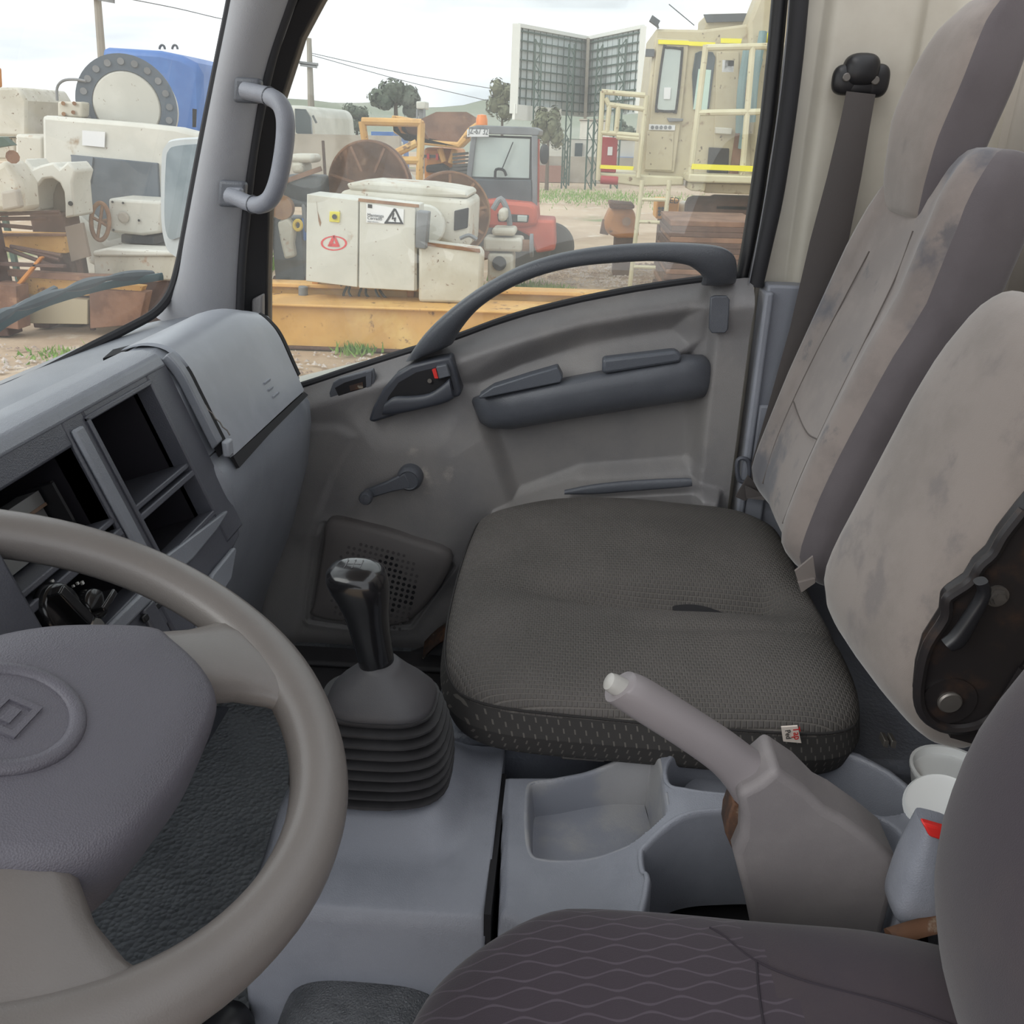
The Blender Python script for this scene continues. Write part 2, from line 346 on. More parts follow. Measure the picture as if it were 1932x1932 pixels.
# side panel behind the passenger door (B pillar)
b = MB()
def bp_(s, t):
    x = .315+.35*s; z = .86+1.4*t
    y = 1.575-.02*float(sm((x-.365)/.02))+.012*float(sm((x-.50)/.02))-.03*float(sm((x-.56)/.08))
    y += .02*float(sm((1.62-z)/.05))*float(sm((x-.36)/.02))
    return V((x, y, z))
b.grid(bp_, 90, 40)
struct(b.build('wall_side', m_cream, solid=.01), 'cream painted metal door pillar panel behind the seat belt', 'wall')
# lower pillar trim, grey plastic
b = MB(); b.box(.325, .60, 1.515, 1.56, .90, 1.625); b.box(.335, .37, 1.505, 1.515, .95, 1.42); b.box(.32, .335, 1.50, 1.56, .9, 1.615)
struct(b.build('trim_2', m_plastic, bev=.008, seg=3), 'grey plastic lower pillar trim between door and seat belt', 'trim')
# roof lining, unseen: only its front part, cut short so light reaches the seats
b = MB(); b.box(-.50, .12, .05, 1.60, 2.26, 2.30)
struct(b.build('ceiling', m_rear), 'front part of the pale cab roof lining, cut short to let light in', 'ceiling')
# front bulkhead under the dashboard
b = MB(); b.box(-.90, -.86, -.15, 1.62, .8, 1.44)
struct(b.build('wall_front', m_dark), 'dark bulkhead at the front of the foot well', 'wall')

# ---- passenger door
door = struct(thing('door_1', 'grey passenger door with arched rail, armrest and window crank', 'door', (-.1, 1.6, .84)), None, None)
beltpx = [(455, 762), (575, 727), (650, 702), (700, 686), (770, 664), (860, 638), (930, 612), (1000, 590), (1100, 566), (1200, 547), (1300, 532), (1400, 520)]
belt = [(U(u, v, 1.565).x, U(u, v, 1.565).z) for u, v in beltpx]
bott = [(-.75, .846), (-.36, .846), (-.28, .86), (-.22, .90), (-.15, .985), (-.08, 1.06), (.31, 1.08)]
def dpx(pts): return [(U(u, v, YD).x, U(u, v, YD).z) for u, v in pts]
nx, nz = 260, 170
sx = np.linspace(-.70, .305, nx+1); tz = np.linspace(0, 1, nz+1)
XX = np.repeat(sx[None, :], nz+1, 0)
zb = np.array([interp(bott, x) for x in sx]); zt = np.array([interp(belt, x) for x in sx])
ZZ = zb[None, :]+(zt-zb)[None, :]*tz[:, None]
top = zt[None, :]-ZZ
REL = np.full(XX.shape, .012)
REL += .030*sm((.045-top)/.045)*(-1)+.0                       # rolls out to the glass at the belt
REL += .012*sm((top-.0)/.03)*sm((.10-top)/.07)               # roll under the belt
# scoop between belt and armrest
scoop = sdpoly(XX, ZZ, dpx([(870, 720), (960, 660), (1100, 600), (1300, 570), (1322, 580), (1310, 660), (1150, 690), (900, 745)]))
REL -= .024*sm((.01-scoop)/.06)
# recessed pocket field below the armrest
pocket = sdpoly(XX, ZZ, dpx([(905, 800), (930, 860), (962, 955), (1100, 905), (1300, 890), (1322, 870), (1322, 640), (1250, 680), (900, 760)]))
REL -= .026*sm((.004-pocket)/.034)
# bulging knee field around the crank
knee = sdpoly(XX, ZZ, dpx([(680, 800), (760, 790), (860, 790), (900, 830), (945, 960), (860, 1080), (600, 1000), (640, 900)]))
REL += .026*sm((.06-knee)/.12)
fore = sdpoly(XX, ZZ, dpx([(440, 800), (640, 790), (690, 810), (640, 900), (600, 1010), (570, 1230), (400, 1250)]))
REL += .006*sm(-fore/.02)
# lower ledge / map pocket at the bottom
led = sdpoly(XX, ZZ, dpx([(940, 960), (1080, 915), (1300, 903), (1345, 915), (1345, 1100), (900, 1100)]))
REL += .05*sm((.012-led)/.018)
# speaker field recess
spk = [(622, 981), (693, 990), (774, 1014), (854, 1056), (774, 1170), (680, 1174), (591, 1161), (593, 1134), (609, 1032)]
sp_ = sdpoly(XX, ZZ, dpx(spk)); REL -= .010*sm((.012-sp_)/.006)*sm((sp_+.004)/.004)*1.0
REL += .016*sm((.03-sp_)/.05)
# rear edge frame
REL += .028*sm((XX-.235)/.018)
YY = YD-REL
b = MB(); vs_ = np.stack([XX, YY, ZZ], -1).reshape(-1, 3); b.add(vs_.tolist(), [(j*(nx+1)+i, j*(nx+1)+i+1, (j+1)*(nx+1)+i+1, (j+1)*(nx+1)+i) for j in range(nz) for i in range(nx)])
def relief(u, v):
    p = U(u, v, YD); i = int(np.clip(round((p.x+.70)/1.005*nx), 0, nx)); t = (p.z-zb[i])/(zt[i]-zb[i]); j = int(np.clip(round(t*nz), 0, nz)); return float(YY[j, i])
b.build('door_card', m_door, door, ang=180)
b = MB()                                                    # outer skin and door shell
b.prism([V((-.74, 1.60, .80)), V((.31, 1.60, 1.02)), V((.31, 1.60, 1.60)), V((-.05, 1.60, 1.53)), V((-.74, 1.60, 1.34))], (0, .07, 0))
b.build('door_shell', m_cream, door)
b = MB(); bp3 = [V((x, 1.572, z)) for x, z in belt]          # weather strip along the glass
b.tube(smooth_path(bp3, 3), .007, 8); b.build('window_strip', m_seal, door)
# window pane
gl = [V((x, 1.585, z-.01)) for x, z in belt[1:]]+[V((.32, 1.60, 2.25))]+[U(u, v, 1.592) for u, v in [(670, -175), (586, 0), (535, 120), (500, 290), (484, 480), (478, 640)]]
b = MB(); b.prism(gl, (0, .004, 0)); b.build('window_pane', m_glassd, door)
# black window frame: front run and rear run
fr_out = [(830, -340), (690, -160), (655, -70), (608, 0), (570, 71), (551, 130), (533, 186), (520, 290), (508, 402), (505, 520), (505, 640), (505, 740)]
fr_in = [(765, -340), (630, -160), (590, -70), (560, 0), (530, 71), (512, 130), (498, 200), (482, 300), (468, 410), (456, 520), (451, 610), (451, 700)]
b = MB(); rings = []
for (u1, v1), (u2, v2) in zip(smooth_path([(p[0], p[1], 0) for p in fr_out], 3), smooth_path([(p[0], p[1], 0) for p in fr_in], 3)) if False else zip(fr_out, fr_in):
    A = U(u1, v1, 1.575); B = U(u2, v2, 1.555); rings.append([B, A, A+V((0, .03, 0)), B+V((0, .04, 0))])
b.loft(rings); b.build('window_frame', m_black, door, bev=.004)
b = MB(); rr = [(1492, -340), (1478, -120), (1471, 0), (1462, 100), (1448, 230), (1428, 370), (1412, 470), (1398, 540)]
b.tube([U(u, v, 1.57) for u, v in rr], .013, 10); b.build('rear_window_run', m_black, door)
b = MB(); rr = [(498, 560), (495, 640)]
b.prism([U(474, 565, 1.55), U(494, 555, 1.55), U(494, 665, 1.55), U(474, 665, 1.55)], (0, .02, 0)); b.build('quarter_wedge', m_door, door, bev=.004)

def band(pairs, Y, depth, n=18, k=2.6, sub=4, yo=None):
    """Loft along pairs of picture points at lateral depth Y: a rounded bar."""
    P = smooth_path([U(a, b_, Y) for a, b_, c, d in pairs], sub); Q = smooth_path([U(c, d, Y) for a, b_, c, d in pairs], sub)
    rings = []; m = len(P)
    for i, (p, q) in enumerate(zip(P, Q)):
        c = (p+q)/2; h = (p-q)/2; dp = depth if not callable(depth) else depth(i/(m-1)); off = V((0, yo(i/(m-1)), 0)) if yo else V((0, 0, 0)); r = []
        for j in range(n):
            t = 2*pi*j/n; cc, ss = cos(t), sin(t)
            r.append(c+off+h*math.copysign(abs(cc)**(2/k), cc)+V((0, dp/2, 0))*math.copysign(abs(ss)**(2/k), ss))
        rings.append(r)
    return rings
# arched rail
arch = [(762, 686, 852, 652), (800, 632, 872, 618), (850, 583, 905, 580), (910, 538, 952, 547), (980, 500, 1015, 518), (1060, 474, 1085, 500), (1150, 460, 1160, 492), (1240, 455, 1235, 489), (1310, 457, 1290, 496), (1358, 464, 1312, 508), (1384, 482, 1324, 520), (1391, 510, 1326, 530), (1391, 535, 1326, 540)]
b = MB(); b.loft(band(arch, 1.515, lambda t: .052-.012*sin(pi*t), yo=lambda t: .022-.045*sin(pi*t)**.7)); b.build('arched_rail', m_arch, door, ang=60)
# inner handle
hb = [(695, 795), (703, 770), (722, 735), (745, 708), (775, 690), (815, 680), (850, 673), (857, 690), (870, 738), (868, 748), (820, 762), (760, 780), (705, 797)]
yb = 1.505
b = MB(); b.prism([U(u, v, yb) for u, v in hb], (0, .04, 0)); bez = b.build('handle_bezel', m_char, door, bev=.005, seg=3)
hi = [(725, 775), (732, 750), (752, 722), (785, 703), (838, 690), (848, 705), (856, 735), (800, 755)]
b = MB(); b.prism([U(u, v, yb-.002) for u, v in hi], (0, .003, 0)); b.build('handle_cup', m_dark, bez)
b = MB(); b.loft(band([(727, 760, 722, 782), (745, 748, 735, 782), (775, 747, 765, 778), (810, 742, 805, 769), (835, 726, 840, 760), (848, 714, 856, 752)], yb-.012, .018, sub=3)); b.build('pull_lever', m_char, bez)
b = MB(); b.prism([U(u, v, yb-.012) for u, v in [(822, 692), (842, 688), (850, 710), (828, 716)]], (0, .014, 0)); lk = b.build('lock_slider', m_doord, bez, bev=.002)
b = MB(); b.prism([U(u, v, yb-.010) for u, v in [(815, 698), (822, 696), (827, 714), (820, 714)]], (0, .012, 0)); b.build('red_lock_flag', m_red, bez)
b = MB(); p = U(811, 718, yb-.003); b.cyl(p, p-V((0, .003, 0)), .004, 10); b.build('screw', m_bolt, bez)
# mirror switch opening without its cover
so = [(621, 742), (628, 722), (640, 714), (703, 697), (708, 712), (704, 735), (690, 742), (635, 757), (624, 755)]
yo_ = relief(665, 727)
b = MB(); b.prism([U(u, v, yo_-.004) for u, v in so], (0, .014, 0)); sw = b.build('switch_socket', m_doord, door, bev=.002)
b = MB(); b.prism([U(u, v, yo_-.0055) for u, v in [(632, 732), (650, 722), (690, 710), (696, 716), (694, 732), (640, 750)]], (0, .003, 0)); b.build('socket_hollow', m_dark, sw)
b = MB(); b.prism([U(u, v, yo_-.007) for u, v in [(659, 728), (684, 721), (685, 732), (661, 738)]], (0, .003, 0)); b.build('socket_contact', m_rustm, sw)
b = MB(); b.prism([U(u, v, yo_-.007) for u, v in [(690, 703), (701, 700), (700, 728), (691, 731)]], (0, .005, 0)); b.build('socket_clip', m_doord, sw)
# armrest with two pads
m_char2 = M('armrest_pad_plastic', (80, 84, 92), .42, bump=.3, bs=650, bk='vor')
b = MB(); rings = []
for u1, v1, u2, v2, dp in [(888, 757, 898, 780, .004), (893, 750, 906, 797, .022), (915, 741, 925, 808, .042), (960, 733, 965, 810, .052), (1060, 713, 1062, 793, .058), (1200, 686, 1202, 771, .058), (1290, 668, 1292, 757, .054), (1325, 669, 1328, 749, .044), (1342, 680, 1342, 735, .026), (1347, 695, 1347, 718, .006)]:
    r = []
    for f, d in ((0, -.02), (.0, .3), (.04, .6), (.12, .88), (.22, 1.0), (.45, 1.03), (.7, .98), (.86, .86), (.95, .66), (1.0, .4), (1.0, -.02)):
        r.append(U(lerp(u1, u2, f), lerp(v1, v2, f), 1.545-dp*d if d > 0 else 1.56))
    rings.append(r)
b.loft(rings); arm = b.build('armrest', m_doord, door, ang=60)
for nm, q in (('armrest_pad', [(903, 748), (930, 730), (1000, 708), (1052, 693), (1062, 712), (1058, 722), (905, 753)]), ('armrest_pad', [(1136, 700), (1137, 678), (1275, 662), (1288, 672), (1285, 684), (1150, 705), (1138, 706)])):
    b = MB(); b.prism([U(u, v, 1.487) for u, v in q], (0, .03, 0)); b.build(nm, m_char2, arm, bev=.006, seg=3)
# small square cover and lower ledge plate
b = MB(); y0 = min(relief(u, v) for u, v in ((1342, 562), (1374, 562), (1342, 626), (1372, 626), (1357, 595)))-.010; b.prism([U(u, v, y0) for u, v in [(1341, 562), (1349, 559), (1372, 559), (1377, 566), (1374, 622), (1368, 629), (1343, 629), (1338, 621)]], (0, .012, 0)); b.build('cover_plate', m_doord, door, bev=.002)
b = MB(); b.loft(band([(1065, 925, 1065, 932), (1120, 914, 1120, 932), (1200, 906, 1200, 926), (1295, 902, 1297, 918), (1303, 906, 1303, 914)], 1.485, .012, sub=3)); b.build('lower_pull', m_doord, door)
# crank
yk = relief(760, 910)
c1 = U(770, 908, yk-.03); c2 = U(693, 935, yk-.035)
b = MB(); b.lathe(c1+V((0, .035, 0)), (0, -1, 0), [(.024, 0), (.024, .02), (.0225, .027), (.018, .032), (.0165, .0305), (.004, .0305)], 28); crk = b.build('window_crank', m_doord, door)
b = MB(); t = (c2-c1); sd = V((0, 1, 0)).cross(t).normalized()
b.loft([[c1+t*f+sd*w+V((0, .018, 0)), c1+t*f+sd*w+V((0, .004, 0)), c1+t*f-sd*w+V((0, .004, 0)), c1+t*f-sd*w+V((0, .018, 0))] for f, w in ((0, .016), (.5, .0105), (1, .009))]); b.build('crank_arm', m_doord, crk, bev=.003)
b = MB(); b.lathe(c2+V((0, .014, 0)), (0, -1, 0), [(.010, 0), (.0105, .012), (.0125, .022), (.0125, .03), (.010, .034), (.001, .035)], 20); b.build('crank_knob', m_doord, crk)
# speaker cover with its holes
ys = float(YY[sp_ < .004].min())-.001
b = MB(); pp = [U(u, v, ys) for u, v in spk]; pc = sum(pp, V((0, 0, 0)))/len(pp)
pp2 = smooth_path([(p.x, ys, p.z) for p in pp], 5, True)
b.loft([[V((pc.x+(p.x-pc.x)*k_, ys+d, pc.z+(p.z-pc.z)*k_)) for p in pp2] for k_, d in ((1.0, .02), (1.0, .0), (.97, -.008), (.9, -.012), (.5, -.014))]); spo = b.build('speaker_cover', M('speaker_plastic', (98, 94, 93), .6, bump=.2, bs=900, bk='vor'), door, ang=50)
b = MB(); bs_ = MB()
for i in range(15):
    for j in range(16):
        u = 650+j*10.2+(i*-2.2); v = 1020+i*10.3+j*2.6
        q = abs((i-7)/7.5)**3+abs((j-7)/8)**3
        if q > .95: continue
        deep = abs(i-6.5)/6+abs(j-8.5)/7 < 1.05
        p = U(u, v, ys-.0145); (b if deep else bs_).lathe(p, (0, -1, 0), [(.0037 if deep else .0031, -.002), (.0037 if deep else .0031, .0003), (.0002, .0003)], 8)
b.build('grille_holes', m_dark, spo, kind='stuff'); bs_.build('grille_dimples', M('dimple_plastic', (76, 73, 73), .7), spo, kind='stuff')

# door opening seal: black tube round the aperture, and the sill
def tubepx(pts, Y, r, nm, mat, parent=None, n=10, sub=4):
    b = MB(); b.tube(smooth_path([U(u, v, Y) for u, v in pts], sub), r, n); return b.build(nm, mat, parent)
o = tubepx([(1538, -340), (1518, -120), (1508, 0), (1498, 110), (1482, 240), (1462, 370), (1440, 470), (1424, 540)], 1.545, .0145, 'trim_3', m_seal); struct(o, 'black rubber door seal beside the cream pillar', 'trim')
o = tubepx([(735, -340), (607, -160), (575, -70), (549, 0), (524, 71), (507, 130), (491, 205), (475, 300), (463, 410), (455, 500), (451, 610), (450, 680)], 1.535, .0085, 'trim_4', m_seal); struct(o, 'thin black welt between front pillar and door', 'trim')
b = MB(); sill = [V((-.75, 1.50, .842)), V((-.36, 1.50, .842)), V((-.27, 1.50, .86)), V((-.20, 1.50, .912)), V((-.13, 1.50, 1.0)), V((-.06, 1.50, 1.07))]
b.tube(smooth_path(sill, 5), .024, 12); struct(b.build('trim_5', m_rubber), 'black rubber seal along the door sill', 'trim')
b = MB(); b.grid(lambda s, t: V((-.26+.13*s, 1.44+.03*t+.01*sin(9*s), .90+.12*s*1.1+.02*t)), 10, 3); struct(b.build('trim_6', m_rustm, solid=.004), 'rusty painted metal at the door step beside the cushion', 'trim')
b = MB(); b.box(-.75, -.17, 1.33, 1.49, .86, .872); b.box(-.75, -.2, 1.43, 1.49, .872, .885); struct(b.build('trim_7', m_rubber, bev=.006), 'dark ribbed step plate inside the passenger door', 'trim')

o = tubepx([(1514, -340), (1497, -120), (1489, 0), (1480, 110), (1464, 240), (1444, 370), (1426, 470), (1413, 535)], 1.532, .0012, 'trim_10', M('piping_grey', (120, 122, 126), .6)); struct(o, 'thin grey piping between the black door seals', 'trim')
# ---- front pillar trim
lp = [(494, -340), (455, -120), (435, 0), (405, 150), (376, 300), (348, 450), (336, 520), (322, 556), (292, 596)]
rp = [(738, -340), (590, -120), (552, 0), (505, 140), (476, 300), (462, 410), (455, 500), (452, 570), (450, 640)]
b = MB(); rings = []
for (a, c) in zip(smooth_path([(x, y, 0) for x, y in lp], 5), smooth_path([(x, y, 0) for x, y in rp], 5)):
    A = U(a.x, a.y, 1.50); B = U(c.x, c.y, 1.535); r = []
    for k_ in range(15):
        t = k_/14; q = A.lerp(B, t); q.y -= .030*sin(pi*min(1, t*1.0))**.6*.9; r.append(q)
    r += [B+V((0, .03, 0)), A+V((-.01, .05, 0))]; rings.append(r)
b.loft(rings); pil = struct(b.build('trim_8', m_pillar, ang=60), 'smooth grey front pillar cover between windscreen and door', 'trim')
# ---- windscreen (glass, black band)
def wx(y, z): return -.775+.055*float(sm((y-1.15)/.45))+.33*(z-1.53)
b = MB()
b.grid(lambda s, t: V((wx(-.1+1.62*s, 1.50+.80*t), -.1+1.62*s, 1.50+.80*t)), 24, 6)
struct(b.build('window_1', m_glass), 'dusty windscreen above the dashboard', 'window')
bl = [(-120, 790), (0, 737), (80, 702), (180, 650), (240, 620), (292, 590), (322, 552), (338, 500), (350, 440), (377, 295), (406, 148), (436, 0), (458, -120), (496, -340)]
ys_ = [1.02, 1.10, 1.2, 1.32, 1.39, 1.46, 1.50, 1.51, 1.51, 1.51, 1.51, 1.51, 1.51, 1.51]
b = MB(); b.tube(smooth_path([U(u, v, y) for (u, v), y in zip(bl, ys_)], 5), .0075, 8)
struct(b.build('trim_9', m_seal), 'black rubber edge of the windscreen', 'trim')

# ---- dashboard
dash = thing('dashboard', 'grey truck dashboard with open cubbies and silver glovebox lid', 'dashboard', (-.6, .75, .95))
Y0, Y1 = -.05, 1.45
def body(prof, ya, yb, nm, mat, parent=dash, bev=.008, n=10, ends=None):
    b = MB(); b.loft([[V((x, ya+(yb-ya)*i/n, z)) for x, z in prof] for i in range(n+1)]); return b.build(nm, mat, parent, bev=bev, seg=3)
# top shelf from windscreen to crest
top = [(-.85, 1.48), (-.80, 1.515), (-.74, 1.53), (-.68, 1.543), (-.62, 1.548), (-.60, 1.52), (-.62, 1.44), (-.85, 1.42)]
body(top, -.05, 1.515, 'dash_top', m_dash)
# crest above the cubbies (driver side up to the stack's end)
crest = [(-.600, 1.545), (-.578, 1.578), (-.553, 1.592), (-.525, 1.596), (-.507, 1.590), (-.499, 1.576), (-.55, 1.562), (-.600, 1.53)]
body(crest, -.05, 1.035, 'dash_crest', m_dash, bev=.004)
# defroster slots
for u, v, w, h in ((226, 662, 32, 14), (190, 688, 15, 8), (168, 704, 20, 9)):
    b = MB(); y = 1.33 if u > 200 else (1.27 if u > 180 else 1.22)
    b.prism([UZ(u+dx, v+dy, 1.549) for dx, dy in ((-w, h), (w*.2, h*.2), (w, -h), (-w*.4, -h*.2))], (0, 0, -.004)); b.build('defroster_slot', m_dark, dash)
# the stack: plane leaning with its foot towards the driver
def SP(y, z, d=0): return V((-.5+.35*(1.57-z)+d*.944, y, z+d*.33))     # d: proud of the face
def rect(y0, y1, z0, z1, d): return [SP(y0, z0, d), SP(y1, z0, d), SP(y1, z1, d), SP(y0, z1, d)]
nrm = V((.944, 0, .33))
def sbox(b, y0, y1, z0, z1, d0, d1):
    b.prism(rect(y0, y1, z0, z1, d0), nrm*(d1-d0)); return b
b = MB()
for y0, y1, z0, z1 in ((.985, 1.04, 1.36, 1.585), (.80, .838, 1.30, 1.585), (.838, .985, 1.568, 1.585), (.838, .985, 1.385, 1.402), (.55, .80, 1.552, 1.585), (.55, .58, 1.3, 1.552)): sbox(b, y0, y1, z0, z1, -.03, 0)
b.build('centre_panel', m_dashd, dash, bev=.003)
b = MB(); sbox(b, .802, .822, 1.375, 1.566, 0, .006); b.build('panel_strip', m_dash, dash, bev=.003)
b = MB()                                                                  # dark hollows behind the openings
for y0, y1, z0, z1 in ((.838, .985, 1.402, 1.568), (.58, .80, 1.30, 1.552)):
    c = SP(y0, z0, -.15), SP(y1, z0, -.15), SP(y1, z1, -.15), SP(y0, z1, -.15); f = SP(y0, z0, -.005), SP(y1, z0, -.005), SP(y1, z1, -.005), SP(y0, z1, -.005)
    b.add(list(c)+list(f), [(0, 1, 2, 3), (0, 1, 5, 4), (1, 2, 6, 5), (2, 3, 7, 6), (3, 0, 4, 7)])
b.build('cubby_box', M('cubby_plastic', (40, 38, 44), .55), dash)
b = MB(); sbox(b, .838, .985, 1.463, 1.469, -.14, .0); sbox(b, .838, .985, 1.452, 1.459, -.03, .002); b.build('cubby_shelf', m_dashd, dash, bev=.0015)
b = MB(); sbox(b, .836, .842, 1.40, 1.57, -.02, .003); sbox(b, .981, .987, 1.4, 1.57, -.02, .003); sbox(b, .836, .987, 1.565, 1.571, -.02, .003); sbox(b, .836, .987, 1.399, 1.405, -.02, .003); b.build('cubby_frame', m_dashd, dash, bev=.0015)
# radio slot with metal cage on the left, shelf below it
b = MB(); sbox(b, .585, .765, 1.515, 1.528, -.06, -.035); sbox(b, .585, .765, 1.478, 1.512, -.065, -.04); b.build('radio_cage', M('cage_metal', (122, 122, 122), .4, metal=.5), dash)
b = MB(); sbox(b, .585, .765, 1.5125, 1.5155, -.05, -.034); b.build('cage_strip', M('cage_strip', (104, 84, 70), .5), dash)
b = MB(); sbox(b, .58, .80, 1.469, 1.475, -.10, .0); sbox(b, .58, .80, 1.455, 1.463, -.03, .003); sbox(b, .58, .80, 1.395, 1.402, -.03, .002); b.build('radio_shelf', m_dashd, dash, bev=.0015)
b = MB(); sbox(b, .768, .772, 1.49, 1.53, -.05, -.02); sbox(b, .78, .785, 1.48, 1.53, -.05, -.03); b.build('cage_clip', m_black, dash)
# climate panel and its knobs
b = MB(); sbox(b, .58, .80, 1.305, 1.396, -.02, -.004); cl = b.build('climate_panel', m_char, dash)
def knob(y, z, r, lever):
    b = MB(); b.lathe(SP(y, z, -.004), nrm, [(r, 0), (r, .004), (r*.9, .012), (r*.55, .014), (.0005, .014)], 24)
    up = V((.35*-1, 0, 1)).normalized(); t = (V((0, 1, 0))*cos(lever)+up*sin(lever)).normalized()
    b.obox(SP(y, z, .014), t*r*.85, nrm.cross(t)*r*.22, nrm*.008)
    b.build('climate_knob', m_knob, cl, bev=.002)

def PSy(u, v):
    r = ray(u, v); p = EYE+r*((V((-.5, 0, 1.57))-EYE).dot(nrm)/r.dot(nrm)); return p.y, p.z
knob(*PSy(108, 1152), .027, 1.9); knob(*PSy(172, 1142), .017, .2)
b = MB(); sbox(b, .765, .79, 1.345, 1.385, -.004, .004); b.build('air_button', m_dashd, cl, bev=.003)
b = MB()
for u, v, w in ((127, 1111, 4), (137, 1112, 1.5), (144, 1104, 2), (152, 1099, 2.5), (161, 1098, 3.2), (105, 1096, 3.5), (94, 1122, 4), (74, 1135, 3)):
    y_, z_ = PSy(u, v); h = w*.8/FPX; sbox(b, y_-h, y_+h, z_-h, z_+h, -.0045, -.0025)
b.build('dial_marks', m_print, cl, kind='stuff')
b = MB(); sbox(b, .68, .705, 1.388, 1.394, -.004, .0); b.build('slide_tab', m_dash, cl)
# lower trims of the stack
def PS(u, v, d=0):
    """The point of that sight line on the leaning stack face, d proud of it."""
    r = ray(u, v); o = V((-.5, 0, 1.57))+nrm*d; return EYE+r*((o-EYE).dot(nrm)/r.dot(nrm))
b = MB(); b.prism([PS(u, v, -.006) for u, v in [(404, 966), (421, 968), (447, 1000), (447, 1012), (430, 1045), (392, 1090), (330, 1160), (200, 1290), (150, 1290), (200, 1180), (330, 1060)]], nrm*.004); b.build('lower_panel', m_dashd, dash, bev=.002)
b = MB(); b.prism([PS(u, v, -.002) for u, v in [(250, 1088), (317, 1041), (419, 965), (421, 971), (400, 1003), (354, 1058), (262, 1135)]], nrm*.008); b.build('trim_blade', m_dash, dash, bev=.003)
b = MB(); b.prism([PS(u, v, -.002) for u, v in [(390, 1086), (433, 1034), (438, 1040), (428, 1096), (360, 1200)]], nrm*.008); b.build('ashtray_front', m_dash, dash, bev=.003)
b = MB(); b.prism([PS(u, v, .0) for u, v in [(185, 1190), (262, 1115), (285, 1128), (215, 1200)]], nrm*.008); b.build('lower_trim', m_dash, dash, bev=.003)
b = MB(); b.prism([PS(u, v, .0) for u, v in [(262, 1165), (300, 1128), (308, 1138), (270, 1178)]], nrm*.004); b.build('lighter_socket', m_black, dash, bev=.002)
b = MB(); p = PS(172, 1188, .0); b.lathe(p, nrm, [(.012, -.01), (.012, .006), (.009, .009), (.001, .009)], 16); b.build('lighter_knob', m_chrome, dash)
# the passenger pod: lower body, lid
pod = [(-.70, 1.46), (-.52, 1.50), (-.462, 1.452), (-.448, 1.436), (-.436, 1.415), (-.436, 1.38), (-.448, 1.30), (-.485, 1.18), (-.55, 1.03), (-.60, .93), (-.80, .93), (-.85, 1.2)]
def podx(y): return float(sm((y-1.36)/.11))
b = MB(); rings = []
for i in range(17):
    y = 1.03+.445*i/16; k_ = podx(y)
    rings.append([V((x-.02*k_*(1 if x > -.6 else 0)-.0, y, z-.01*k_)) for x, z in pod])
b.loft(rings); b.build('pod_body', m_dash, dash, bev=.010, seg=3)
# crest of the pod (arched top) and the silver lid
def crestpod(y):
    k_ = float(sm((y-1.30)/.13)); dz = -.022*k_-.004
    return [(-.603, 1.548+min(0, dz+.004)), (-.585, 1.575+dz), (-.56, 1.590+dz), (-.53, 1.592+dz), (-.508, 1.580+dz*.8), (-.49, 1.545+dz*.5), (-.475, 1.49), (-.462, 1.452), (-.49, 1.45), (-.603, 1.46)]
b = MB(); b.loft([[V((x, y, z)) for x, z in crestpod(y)] for y in [1.036, 1.04, 1.1, 1.16, 1.22, 1.28, 1.32, 1.36, 1.40, 1.43, 1.447]]); b.build('pod_crest', m_dash, dash, bev=.004, seg=2)
def lidp(y):
    k_ = float(sm((y-1.30)/.13)); dz = -.022*k_-.004
    c = smooth_path([(-.575, 0, 1.588+dz), (-.545, 0, 1.5955+dz), (-.515, 0, 1.590+dz*.9), (-.494, 0, 1.566+dz*.6), (-.480, 0, 1.53), (-.465, 0, 1.49), (-.447, 0, 1.443)], 4); return [(p.x+.004, p.z+.003) for p in c]
b = MB(); ny = 14
ys2 = [1.075+(1.40-1.075)*i/ny for i in range(ny+1)]
b.loft([[V((x, y, z)) for x, z in lidp(y)]+[V((x-.006, y, z-.004)) for x, z in lidp(y)[::-1]] for y in ys2]); b.build('glovebox_lid', m_lid, dash, ang=50)
b = MB(); P0 = lidp(1.3)[-8]; P1 = lidp(1.3)[-6]
for k_, (a, w) in enumerate(((-5, .026), (-4, .018), (-3, .026))):
    q = lidp(1.27)[a]; b.box(q[0]-.002, q[0]+.0022, 1.262+.004*k_, 1.262+.004*k_+w, q[1]-.001, q[1]+.002)
b.build('lid_emblem', m_lid, dash)
for nm, y, w in (('lid_gap', 1.066, .007), ('lid_gap', 1.408, .006)):
    b = MB(); q = lidp(y); q = q[12:-1] if y < 1.2 else q[8:-2]; m_ = len(q)
    b.loft([[V((x+.001, y-w*min(1, .3+i/4), z)), V((x+.001, y+w, z)), V((x-.01, y+w, z-.01)), V((x-.01, y-w*min(1, .3+i/4), z-.01))] for i, (x, z) in enumerate(q)]); b.build(nm, m_dark, dash)
b = MB(); b.prism([V((-.4405, 1.072, 1.428)), V((-.4405, 1.20, 1.434)), V((-.4405, 1.40, 1.4365)), V((-.447, 1.40, 1.4415)), V((-.447, 1.072, 1.4435))], (.0042, 0, .0015)); b.build('lid_shadow_gap', m_dark, dash)
b = MB(); b.box(-.448, -.438, 1.048, 1.066, 1.452, 1.474); b.build('lid_catch', m_lid, dash, bev=.003)
b = MB(); b.tube([V((-.4735+.0042*k_, 1.061+.003*(k_ % 2), 1.523-.0055*k_)) for k_ in range(9)], .0011, 6); b.build('lid_spring', m_bolt, dash)
b = MB(); b.loft([[V((x+.004, y, z+.004)) for y in (1.0425, 1.058)]+[V((x-.006, y, z-.006)) for y in (1.058, 1.0425)] for x, z in lidp(1.05)[9:-2]]); b.build('side_strip', m_dash, dash, bev=.002)

